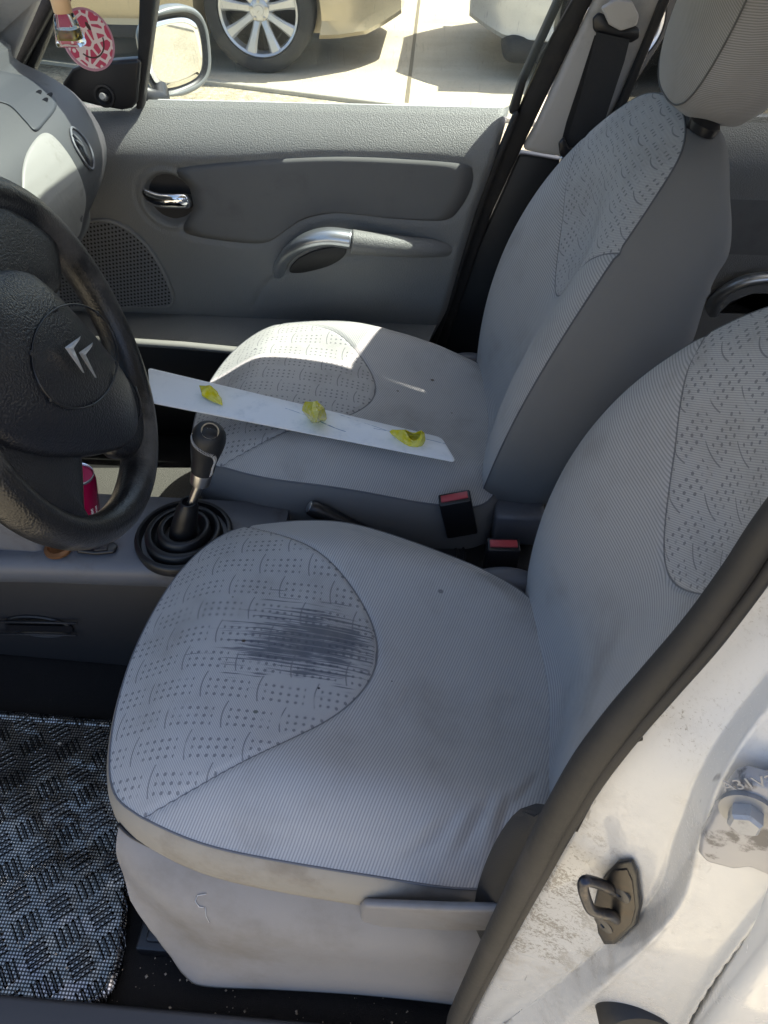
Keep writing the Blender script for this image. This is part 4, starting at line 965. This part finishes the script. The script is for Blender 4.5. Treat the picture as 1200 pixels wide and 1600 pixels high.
tube('vent_rim', cr(vv, 3, True), .0022, M['grey'], vt, 8, closed=True)
# lower dash / footwell panel on the driver side
slab('lower_panel', [*pl([(-120, 780), (0, 790), (60, 850), (95, 900), (-120, 900)], y=.60)], (0, .06, 0), M['grey'], dsh, bev=.015)

# ================================================================== CENTRE CONSOLE
con = thing('centre_console', (-.6, .7, .27), 'grey centre console between the front seats with dark lower side', 'console')
ZC = .575
ce = cr([U(-200, 872, z=ZC), U(-60, 874, z=ZC), U(60, 876, z=ZC), U(160, 880, z=ZC), U(260, 884, z=ZC), U(330, 900, z=ZC), U(420, 930, z=ZC)], 6)
rows = []
for p in ce:
    yb_ = .752
    rows.append([Vector((p.x, p.y+.006, ZC-.06)), Vector((p.x, p.y-.004, ZC-.05)), Vector((p.x, p.y-.010, ZC-.025)), Vector((p.x, p.y-.004, ZC-.006)), Vector((p.x, p.y+.012, ZC)), Vector((p.x, .70, ZC)), Vector((p.x, yb_-.012, ZC)), Vector((p.x, yb_, ZC-.012)), Vector((p.x, yb_, ZC-.06))])
loft('console_top', rows, M['grey'], con, split=60)
# the pale rim seen through the wheel: raised far edge of the tray
sidep = [U(-150, 895, y=.585), U(60, 895, y=.585), U(290, 900, y=.585), U(420, 1000, y=.585), U(300, 1055, y=.585), U(200, 1042, y=.585), U(0, 1024, y=.585), U(-150, 1012, y=.585)]
slab('side_panel', sidep, (0, .16, 0), M['darkgrey'], con, bev=.006)
lower = [U(-200, 1010, y=.60), U(240, 1040, y=.60), U(300, 1140, y=.60), U(-200, 1140, y=.60)]
slab('console_carpet', lower, (0, .14, 0), M['carpet'], con, bev=0)
vn = thing('floor_vent', U(60, 980, y=.582), '', ''); del vn['label']; del vn['category']; vn.parent = con; vn.location = U(60, 980, y=.582)-con.location
lathe('vent_dish', U(60, 978, y=.583), (0, -1, 0), [(.062, -.01), (.062, .001), (.058, .003), (.050, -.001), (.001, -.002)], M['dark'], vn, 48, xdir=(1, 0, 0), sx=1.0).scale = (1, 1, .5)
for k in (972, 991):
    tube('vent_slat', [U(-5, k-1, y=.576), U(120, k+2, y=.576)], .0022, M['darkgrey'], vn, 8)
slab('vent_hole', pl([(10, 977), (112, 979), (114, 988), (10, 986)], y=.5795), (0, .001, 0), M['black'], vn, bev=0)
# gear lever gaiter and knob
GC = U(288, 838, z=ZC+.004); gsx = 1.0
gl_ = thing('gear_lever', GC, 'black leather gear knob with white stitching on rubber bellows', 'gear lever')
bel_ = lathe('bellows', GC, (0, 0, 1), [(.078, -.01), (.079, .004), (.076, .010), (.071, .010), (.069, -.004), (.063, -.006), (.061, .012), (.057, .016), (.051, .015), (.049, .002), (.044, .0), (.042, .020), (.038, .024), (.033, .023), (.030, .008), (.023, .008), (.021, .03), (.019, .050), (.0175, .064), (.0150, .070), (.0135, .078), (.011, .078), (.010, .070)], M['bellow'], gl_, 64, sx=1.0, split=70)
for v in bel_.data.vertices:
    if v.co.z > .012: v.co.x += (v.co.z-.012)*.32; v.co.y += (v.co.z-.012)*.05
bcol = [U(215, 835, z=ZC), U(360, 830, z=ZC)]
k0 = U(297, 800, y=GC.y+.005); k1 = U(318, 745, y=GC.y+.012); k2 = U(331, 665, y=GC.y+.02)
sb_ = GC+Vector((.014, .002, .05)); sh_ = U(313, 752, y=GC.y+.010)-sb_
lathe('shaft', sb_, sh_, [(.0075, 0), (.0072, sh_.length+.004)], M['steel'], gl_, 20)
kax = (U(328, 672, y=GC.y+.02)-U(312, 755, y=GC.y+.010)).normalized(); kb = U(313, 752, y=GC.y+.010)
hh = (U(328, 672, y=GC.y+.02)-kb).length
lathe('collar', kb-kax*.002, kax, [(.0125, -.002), (.0155, 0), (.0165, .018), (.016, .022)], M['steel'], gl_, 32)
kp = [(.0165, .020), (.0180, .028), (.0200, .040), (.0235, .056), (.0270, .072), (.0280, .082), (.0265, .093), (.0215, .101), (.0150, .105), (.0005, .106)]
kp = [(r_*(.90 if h > .03 else 1), h) for r_, h in kp]
lathe('knob', kb, kax, kp, M['knob'], gl_, 40)
e1 = kax.cross(Vector((0, 1, 0))).normalized(); e2 = kax.cross(e1)
cdir = (CAM-kb).normalized(); cdir = (cdir-kax*cdir.dot(kax)).normalized(); csid = kax.cross(cdir)
kt = kb+kax*.1045; kn_ = (kax*.88+cdir*.48).normalized()
lathe('shift_badge', kt-kax*.0025+cdir*.009-kax*.0005, kn_, [(.0130, -.002), (.0130, .002), (.0115, .003), (.011, .0015), (.0005, .0015)], [M['black']], gl_, 32)
lathe('badge_ring', kt-kax*.0020+cdir*.009, kn_, [(.0128, 0), (.0128, .002), (.0108, .002), (.0108, 0)], M['chrome'], gl_, 32)
bo_ = kt+cdir*.009-kax*.003+kn_*.0022; a1_ = csid.cross(kn_).normalized(); a0_ = kn_.cross(a1_).normalized()
for (x0_, y0_, x1_, y1_) in ((-.004, -.004, -.004, .004), (0, -.004, 0, .004), (.004, 0, .004, .004), (-.004, 0, .004, 0)):
    tube('shift_pattern', [bo_+a0_*x0_+a1_*y0_, bo_+a0_*x1_+a1_*y1_], .0004, M['white_ink'], gl_, 5)
# cross stitching: two zigzags winding round the knob
def kr(h):
    for (r0_, h0), (r1_, h1) in zip(kp, kp[1:]):
        if h0 <= h <= h1: return r0_+(r1_-r0_)*(h-h0)/(h1-h0)
    return .016
for ph in (1, -1):
    pts = []
    for k in range(44):
        t = k/43; ang = -1.35+2.2*smin(t, 0, .75); h = .088-.028*t*1.2 if t < .55 else .0695-(t-.55)/.45*.046
        off = .0030*(1 if k % 2 else -1)*ph
        ang += off*40*(.3 if t < .55 else 1); h += off*(1 if t < .55 else .3)
        r_ = kr(h)+.0006; pts.append(kb+kax*h+(cdir*math.cos(ang)+csid*math.sin(ang))*r_)
    tube('stitching', pts, .0005, M['thread'], gl_, 4)
# small items on the console
lathe('lighter_socket', U(92, 858, z=ZC+.004), (0, 0, 1), [(.022, 0), (.022, .004), (.016, .007), (.013, .003), (.001, .001)], M['brass'], con, 32)
slab('window_switch', pl([(118, 856), (150, 851), (178, 849), (186, 856), (180, 866), (150, 869), (122, 866)], z=ZC+.003), (0, 0, .008), M['black'], con, bev=.003)
slab('switch_rocker', pl([(150, 853), (170, 851), (168, 860), (148, 862)], z=ZC+.0115), (0, 0, .003), M['darkgrey'], con, bev=.001)
# rear part of the console, dark tray with cup ring
slab('rear_tray', [*pl([(500, 850), (620, 845), (800, 845), (900, 835), (930, 960), (780, 970), (560, 960), (470, 900)], z=.50)], (0, 0, -.2), M['dark'], con, bev=.012)
rc_ = U(686, 866, z=.503)
lathe('cup_ring', rc_, (0, 0, 1), [(.047, 0), (.046, .004), (.043, .004), (.042, .0), (.036, -.001), (.034, .003), (.031, .003), (.03, -.0), (.001, -.001)], M['darkgrey'], con, 48)
# handbrake
hb = thing('handbrake', U(590, 850, z=.50), 'black handbrake lever with silver release button between the seats', 'handbrake')
h0 = U(484, 792, y=.70); h1 = U(612, 852, y=.70)
hd = (h1-h0).normalized()
lathe('grip', h0, hd, [(.0005, -.001), (.011, -.001), (.0135, .002), (.0145, .012), (.0150, .03), (.0135, .07), (.0125, .12), (.012, .15)], M['black'], hb, 28)
lathe('release_button', h0-hd*.0005, -hd, [(.0105, -.002), (.0100, .001), (.008, .0025), (.0005, .003)], M['silver'], hb, 24)
# belt buckles
def buckle(c, axu, axr, w_, d_, h_, label):
    axu = Vector(axu).normalized(); axr = Vector(axr); axr = (axr-axu*axr.dot(axu)).normalized(); axn = axu.cross(axr)
    root = thing('belt_buckle', c-axu*h_*2, label, 'buckle', 'seat belt buckles')
    c = Vector(c); T = c+axu*.0
    box('casing', c-axu*h_, (w_, d_, h_), M['black'], root, (axr, axn, axu), bev=.003, seg=3)
    box('release_button', c-axu*.0005, (w_*.84, d_*.52, .003), M['red'], root, (axr, axn, axu), bev=.0012)
    return root
buckle(U(710, 777, y=.715), (-.22, -.05, 1), (1, .1, .25), .026, .013, .042, 'taller black buckle with red button, leaning against the passenger seat')
buckle(U(787, 850, y=.655), (.0, .0, 1), (1, .05, 0), .026, .014, .040, 'lower black buckle with red button, beside the driver backrest')

# ================================================================== LOOSE THINGS
# board with three yellow pieces
BZ = .693
bl = [U(231, 574, z=BZ+.004), U(690, 683, z=BZ-.012), U(713, 721, z=BZ-.012), U(236, 628, z=BZ+.004)]
def rc(P, r_):
    out = []
    n = len(P)
    for i in range(n):
        a, b_, c = P[i-1], P[i], P[(i+1) % n]; u1 = (a-b_).normalized(); u2 = (c-b_).normalized()
        for k in range(5):
            t = k/4; out.append((b_+u1*r_)*(1-t)**2+b_*(2*t*(1-t))+(b_+u2*r_)*t*t)
    return out
bn = (bl[1]-bl[0]).cross(bl[3]-bl[0]).normalized(); bn = bn if bn.z > 0 else -bn
bp = rc(bl, .010); bu = (bl[1]-bl[0]).normalized(); bv = bn.cross(bu)
bo2 = slab('white_board', bp, -bn*.0035, M['board'], None, bev=.0006, seg=1)
L = bo2.data.uv_layers.new(name='UVMap')
for l in bo2.data.loops:
    p = bo2.data.vertices[l.vertex_index].co+bo2.location-bl[3]; L.data[l.index].uv = (p.dot(bu), p.dot(bv))
tag(bo2, 'long white plastic board lying across the passenger seat cushion', 'board')
bpl = (bl[0], bn)
def gem_shell(pts, faces): return [Vector(p) for p in pts], faces
def B(px, py, h=0): return U(px, py, plane=(bl[0]+bn*h, bn))
def gem(name, base, V, Fc, label, thick=.003):
    o = mesh(name, V, Fc, M['gem'], None, smooth=False)
    md = o.modifiers.new('solid', 'SOLIDIFY'); md.thickness = thick; md.offset = 0
    return tag(o, label, 'resin piece', 'broken yellow resin pieces on the board')
grp = 'broken yellow resin pieces on the board'
def crystal(seed, c, ext, label, tail=None, flat=None):
    rnd = random.Random(seed); bm = bmesh.new(); 
    for k in range(16):
        a = rnd.uniform(0, 2*math.pi); z = rnd.uniform(0, 1); r_ = (1-z*.6)*rnd.uniform(.75, 1.1)
        bm.verts.new(c+bu*(ext[0]*r_*math.cos(a))+bv*(ext[1]*r_*math.sin(a))+bn*(ext[2]*z))
    if seed == 11:
        bmesh.ops.delete(bm, geom=list(bm.verts), context='VERTS')
        for n0_, z, r_ in ((6, 0, .75), (6, .35, 1.15), (5, .62, .8), (3, .85, .35)):
            for k in range(n0_):
                a = 2*math.pi*(k+z)/n0_+rnd.uniform(-.3, .3); q = r_*rnd.uniform(.8, 1.15)
                bm.verts.new(c+bu*(ext[0]*q*math.cos(a))+bv*(ext[1]*q*math.sin(a))+bn*(ext[2]*z))
    for t in tail or []: bm.verts.new(t)
    r_ = bmesh.ops.convex_hull(bm, input=bm.verts)
    bmesh.ops.delete(bm, geom=[v for v in bm.verts if not v.link_faces], context='VERTS')
    bmesh.ops.subdivide_edges(bm, edges=bm.edges, cuts=1)
    for v in bm.verts:
        q = Vector((noise.noise(v.co*70+Vector((seed, 0, 0))), noise.noise(v.co*70+Vector((0, seed, 9))), noise.noise(v.co*70+Vector((3, 0, seed)))))
        v.co += q*.0075
        h = (v.co-bl[0]).dot(bn)
        if h < .0003: v.co += bn*(.0003-h)
    bmesh.ops.recalc_face_normals(bm, faces=bm.faces)
    me = bpy.data.meshes.new('resin_piece'); o0 = c.copy()
    for v in bm.verts: v.co -= o0
    bm.to_mesh(me); bm.free(); me.materials.append(M['gem']); o = bpy.data.objects.new('resin_piece', me); COL.objects.link(o); o.location = o0
    return tag(o, label, 'resin piece', grp)
crystal(3, B(330, 622), (.022, .014, .022), 'flat crumpled yellow resin piece nearest the steering wheel', tail=[B(347, 637, .002), B(346, 622, .004), B(313, 605, .012)])
crystal(11, B(492, 656), (.019, .015, .042), 'tall pointed yellow resin piece at the middle of the board', tail=[B(490, 655, .048)-bu*.0])
# third: curled petal with an open top
V = []; n_ = 14
pc3 = B(645, 690)
for j in range(4):
    h = (.0006, .008, .016, .020)[j]
    for i in range(n_):
        a = 2*math.pi*i/n_; rr2 = (.018, .020, .018, .013)[j]; ex = 1.0+(1.0 if i == n_//2 else .25 if abs(i-n_//2) == 1 else 0)
        V.append(pc3+bu*(rr2*ex*math.cos(a))+bv*(rr2*.72*math.sin(a))+bn*(h*(.8+.35*math.sin(a*2+1)) if i != n_//2 else h*.6+.004))
Fc = [(j*n_+i, j*n_+(i+1) % n_, (j+1)*n_+(i+1) % n_, (j+1)*n_+i) for j in range(3) for i in range(n_)]+[tuple(range(n_))]
gem('resin_piece', pc3, V, Fc, 'hollow curled yellow resin piece with a pointed end, nearest the backrest', .002)

# drink can in the console tray
cb = U(172, 835, y=.80); ct = U(143, 745, y=.80)
cax = (U(130, 738, y=.80)-U(146, 806, y=.80)).normalized(); cax = Vector((.20, -.02, 1)).normalized()
top = U(121, 740, y=.665); CH = top.z-.578
cb = top-cax*CH
can = thing('drink_can', cb, 'open slim magenta drink can standing in the console tray', 'can')
lathe('can_body', cb, cax, [(.018, .0), (.0255, .005), (.0265, .009), (.0265, CH-.016), (.0255, CH-.010), (.0235, CH-.003)], M['pink_can'], can, 48, split=60)
lathe('can_lid', cb, cax, [(.0237, CH-.004), (.0242, CH), (.0232, CH+.0015), (.0222, CH), (.0215, CH-.006), (.020, CH-.007), (.001, CH-.0065)], M['alu'], can, 48)
cfd = (CAM-top); cfd = (cfd-cax*cfd.dot(cax)).normalized(); csd = cax.cross(cfd)
lathe('can_opening', cb+cax*(CH-.0058)+cfd*.010-csd*.001, cax, [(.009, 0), (.009, .0003), (.001, .0003)], M['black'], can, 24, sx=.75)
lathe('pull_tab', cb+cax*(CH-.004)-cfd*.006, cax, [(.006, 0), (.008, .0008), (.007, .0014), (.003, .001)], M['alu'], can, 20)
dd = (cfd*.72+csd*.69).normalized(); td = (csd*.72-cfd*.69).normalized()
text('can_text', 'REFRESHMENT', .0065, cb+cax*.014+dd*.0270-td*.0045, cax, -td, M['white_ink'], can)
text('can_text', 'FOR A BETTER TASTE', .0038, cb+cax*.018+dd*.0271+td*.0035, cax, -td, M['white_ink'], can)

# hanging perfume bottle and round tag
HY = .70
pb = thing('perfume_bottle', U(120, 60, y=HY), 'hanging glass perfume bottle with wooden cap and yellow oil', 'air freshener')
bx = U(110, 44, y=HY); pxs = (U(130, 44, y=HY)-U(90, 44, y=HY)).length/40
def bot(c, h, ws, name, mat, parent, n=4, rot=.6, rd=4.0):
    rows = []
    for z, w_ in ws:
        rows.append([c+ZA*z+XA*(w_*math.copysign(abs(math.cos(a))**(2/rd), math.cos(a)))+YA*(w_*.8*math.copysign(abs(math.sin(a))**(2/rd), math.sin(a))) for a in [2*math.pi*k/32 for k in range(32)]])
    return loft(name, rows, mat, parent, split=50)
zsc = (U(110, 20, y=HY)-U(110, 70, y=HY)).z/50; top_z = 0
c = U(112, 70, y=HY)
bot(c, 0, [(0, 20*pxs), (4*zsc, 21*pxs), (14*zsc, 19*pxs), (40*zsc, 15.5*pxs), (48*zsc, 13*pxs), (52*zsc, 10*pxs)], 'bottle_glass', M['clear'], pb)
bot(c, 0, [(9*zsc, 15*pxs), (10*zsc, 15.5*pxs), (24*zsc, 14*pxs), (25*zsc, 13.5*pxs)], 'perfume_oil', M['liquid'], pb)
lathe('wooden_cap', c+ZA*(50*zsc), (0, 0, 1), [(12.5*pxs, 0), (13.5*pxs, 2*zsc), (14.5*pxs, 34*zsc), (13*pxs, 38*zsc), (.0005, 38*zsc)], M['wood'], pb, 32)
tube('cord', [c+ZA*(85*zsc), c+ZA*(300*zsc)], .0008, M['black'], pb, 6)
tm, nt_, b_ = newmat('printed_tag'); b_.inputs['Roughness'].default_value = .3
sp_ = nt_.nodes.new('ShaderNodeSeparateXYZ'); nt_.links.new(texco(nt_, 'UV'), sp_.inputs[0]); u_, v_ = X(nt_, sp_.outputs[0]), X(nt_, sp_.outputs[1])
vo = nt_.nodes.new('ShaderNodeTexVoronoi'); vo.feature = 'DISTANCE_TO_EDGE'; vo.inputs['Scale'].default_value = 95; nt_.links.new(texco(nt_, 'UV'), vo.inputs['Vector'])
vo2 = nt_.nodes.new('ShaderNodeTexVoronoi'); vo2.inputs['Scale'].default_value = 95; nt_.links.new(texco(nt_, 'UV'), vo2.inputs['Vector'])
e = X(nt_, vo.outputs['Distance']); dct = X(nt_, vo2.outputs['Distance'])
lip = e.gt(.10)*(1-dct.lt(.16))
cc = mixc(nt_, lip, (.80, .68, .68), (.55, .07, .14))
rr3 = (u_*u_+v_*v_).sqrt()
cc = mixc(nt_, rr3.gt(.0225), cc, (.50, .25, .33))
sm = (rr3-.014).abs().lt(.0007)*v_.lt(-.005)
eye = ((u_-.007)*(u_-.007)*4+(v_-.008)*(v_-.008)).sqrt().lt(.0035)
eye2 = ((u_+.007)*(u_+.007)*4+(v_-.008)*(v_-.008)).sqrt().lt(.0035)
cc = mixc(nt_, sm.max(eye).max(eye2), cc, (.06, .03, .03)); nt_.links.new(cc, b_.inputs['Base Color'])
tcn = U(139, 62, y=HY+.05); tn = Vector((.72, -.62, .25)).normalized(); tU = (ZA-tn*tn.z).normalized(); tA = tU.cross(tn).normalized()
tU2 = (tU*.93-tA*.35).normalized(); tA = tU2.cross(tn).normalized()
tsz = 1.0
tg = thing('scented_tag', tcn, 'round pink and white patterned tag with a smile, hanging beside the perfume bottle', 'air freshener')
tr_ = (U(139, 15, y=HY+.05)-U(139, 110, y=HY+.05)).length/2*1.0
k_ = tr_/.0245
nv = 48
V = [tcn+tA*(tr_*math.cos(2*math.pi*i/nv))*.95+tU2*(tr_*math.sin(2*math.pi*i/nv)) for i in range(nv)]
V2 = [v-tn*.003 for v in V]
UVs = [(math.cos(2*math.pi*i/nv)*.0245, math.sin(2*math.pi*i/nv)*.0245) for i in range(nv)]
mesh('tag_disc', V+V2, [tuple(range(nv)), tuple(range(2*nv-1, nv-1, -1))]+[(i, (i+1) % nv, nv+(i+1) % nv, nv+i) for i in range(nv)], [tm], tg, uv=UVs+UVs, smooth=False)
tube('cord', [tcn+tU2*tr_*.86+tn*.001, tcn+tU2*tr_*1.1+tn*.002, U(126, -60, y=HY+.05)], .0011, plastic('purple_cord', (.05, .01, .05), .8), tg, 6)

# foil checker-plate mat
mm, nt_, b_ = newmat('checker_foil'); b_.inputs['Metallic'].default_value = .9
sp_ = nt_.nodes.new('ShaderNodeSeparateXYZ'); nt_.links.new(texco(nt_, 'UV'), sp_.inputs[0]); u_, v_ = X(nt_, sp_.outputs[0]), X(nt_, sp_.outputs[1])
S = .046
ru = (u_*.77+v_*.64)/S; rv = (v_*.77-u_*.64)/S
par = (ru.floor()+rv.floor()).mod(2)
fu = ru.fract(); fv = rv.fract()
al = fu*(1-par)+fv*par; ac = fv*(1-par)+fu*par
st5 = (al*5).fract()-.5
barw = .30-((ac-.5).abs()*2.2)._m('POWER', 3)*.3
bar = (1-(st5.abs()).ss(.10, .30))*(1-((ac-.5).abs()+(st5.abs())*.12).ss(.27, .36))*(1-((al-.5).abs()).ss(.39, .41))
wx = (u_*(2*math.pi/.0046)).sin(); wy = (v_*(2*math.pi/.0046)).sin()
grid = (wx*.5+.5)*(wy*.5+.5)
nzm = noise_(nt_, 9, 4, texco(nt_, 'UV'))
nt_.links.new(mixc(nt_, grid.ss(.10, .55)*(1-bar*.75), (.045, .045, .046), (.46, .455, .44)), b_.inputs['Base Color'])
nt_.links.new((nzm*.15+.17).v, b_.inputs['Roughness'])
bump(nt_, b_, bar*2.4+noise_(nt_, 8, 3, texco(nt_, 'UV'))*9, .8, .0028)
mt_pts = [U(-160, 1100, z=.29), U(0, 1113, z=.29), U(130, 1124, z=.29), U(205, 1135, z=.29), U(215, 1200, z=.29), U(205, 1300, z=.29), U(197, 1400, z=.29), U(190, 1490, z=.29), U(172, 1550, z=.29), U(140, 1578, z=.29), U(90, 1580, z=.29), U(0, 1574, z=.29), U(-160, 1560, z=.29)]
ctr_ = sum(mt_pts, Vector())/len(mt_pts)
mo_ = pillow('floor_mat', [(p.x-ctr_.x, p.y-ctr_.y) for p in mt_pts], ctr_, XA, YA, ZA, [mm, mm], lambda a, b, r: .004+.004*math.exp(-((r-.97)/.010)**2)+.003*noise.noise(Vector((a*9, b*9, 0)))*(1-r**6), lambda a, b: [(.003, -.002), (.004, -.008)], None, nr=60, nth=160)
tag(mo_, 'silver checker-plate foil mat on the driver footwell floor', 'floor mat')
# grit on the carpet
gv, gf = [], []
for k in range(150):
    p = U(random.uniform(150, 640), random.uniform(1490, 1600), z=.272); s = random.choice([.0006, .0009, .0012, .0025])*random.uniform(.6, 1.2)
    if k % 3 == 0: p = U(random.uniform(0, 190), random.uniform(1130, 1560), z=.296)
    n0 = len(gv)
    for d in ((1, 0, 0), (-1, 0, 0), (0, 1, 0), (0, -1, 0), (0, 0, 1), (0, 0, -.5)): gv.append(p+Vector(d)*s*random.uniform(.6, 1.3))
    for f in ((0, 2, 4), (2, 1, 4), (1, 3, 4), (3, 0, 4), (2, 0, 5), (1, 2, 5), (3, 1, 5), (0, 3, 5)): gf.append(tuple(n0+i for i in f))
gr = mesh('grit', gv, gf, plastic('grit_stone', (.38, .33, .26), .8, vary=.3, vs=80), None, smooth=False); gr['kind'] = 'stuff'; gr['label'] = 'pale grit scattered over the mat and carpet'; gr['category'] = 'grit'
# passenger footwell mat (pale where the sun reaches it)
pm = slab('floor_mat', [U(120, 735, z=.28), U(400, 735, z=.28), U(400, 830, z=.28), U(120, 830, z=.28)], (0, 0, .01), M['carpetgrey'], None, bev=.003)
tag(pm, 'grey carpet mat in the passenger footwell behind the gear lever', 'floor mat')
# near belt loop beside the driver seat
sb = thing('seat_belt', U(780, 1380, y=.10), 'black driver seat belt looping up beside the driver cushion', 'seat belt')
lft = [(838, 1258), (808, 1270), (778, 1310), (755, 1360), (742, 1410), (739, 1470), (738, 1560)]
rgt = [(870, 1262), (860, 1285), (840, 1330), (820, 1380), (800, 1430), (790, 1490), (780, 1570)]
Lc = resample(cr([U(*p, y=.125) for p in lft], 6), 40); Rc = resample(cr([U(*p, y=.095) for p in rgt], 6), 40)
rows = [[a, a.lerp(b_, .5)+Vector((-.002, -.004, .002)), b_, b_+Vector((0, .0015, 0)), a+Vector((0, .0015, 0))] for a, b_ in zip(Lc, Rc)]
loft('webbing', rows, M['belt'], sb, split=40)
# rear bench
bn_ = thing('rear_bench', (1.3, .74, .3), 'grey rear bench seat behind the front seats', 'seat')
box('bench_cushion', (1.15, .72, .50), (.25, .62, .10), M['sidefab'], bn_, bev=.05, seg=5)
box('bench_back', (1.5, .72, .80), (.09, .62, .35), M['sidefab'], bn_, bev=.06, seg=5)
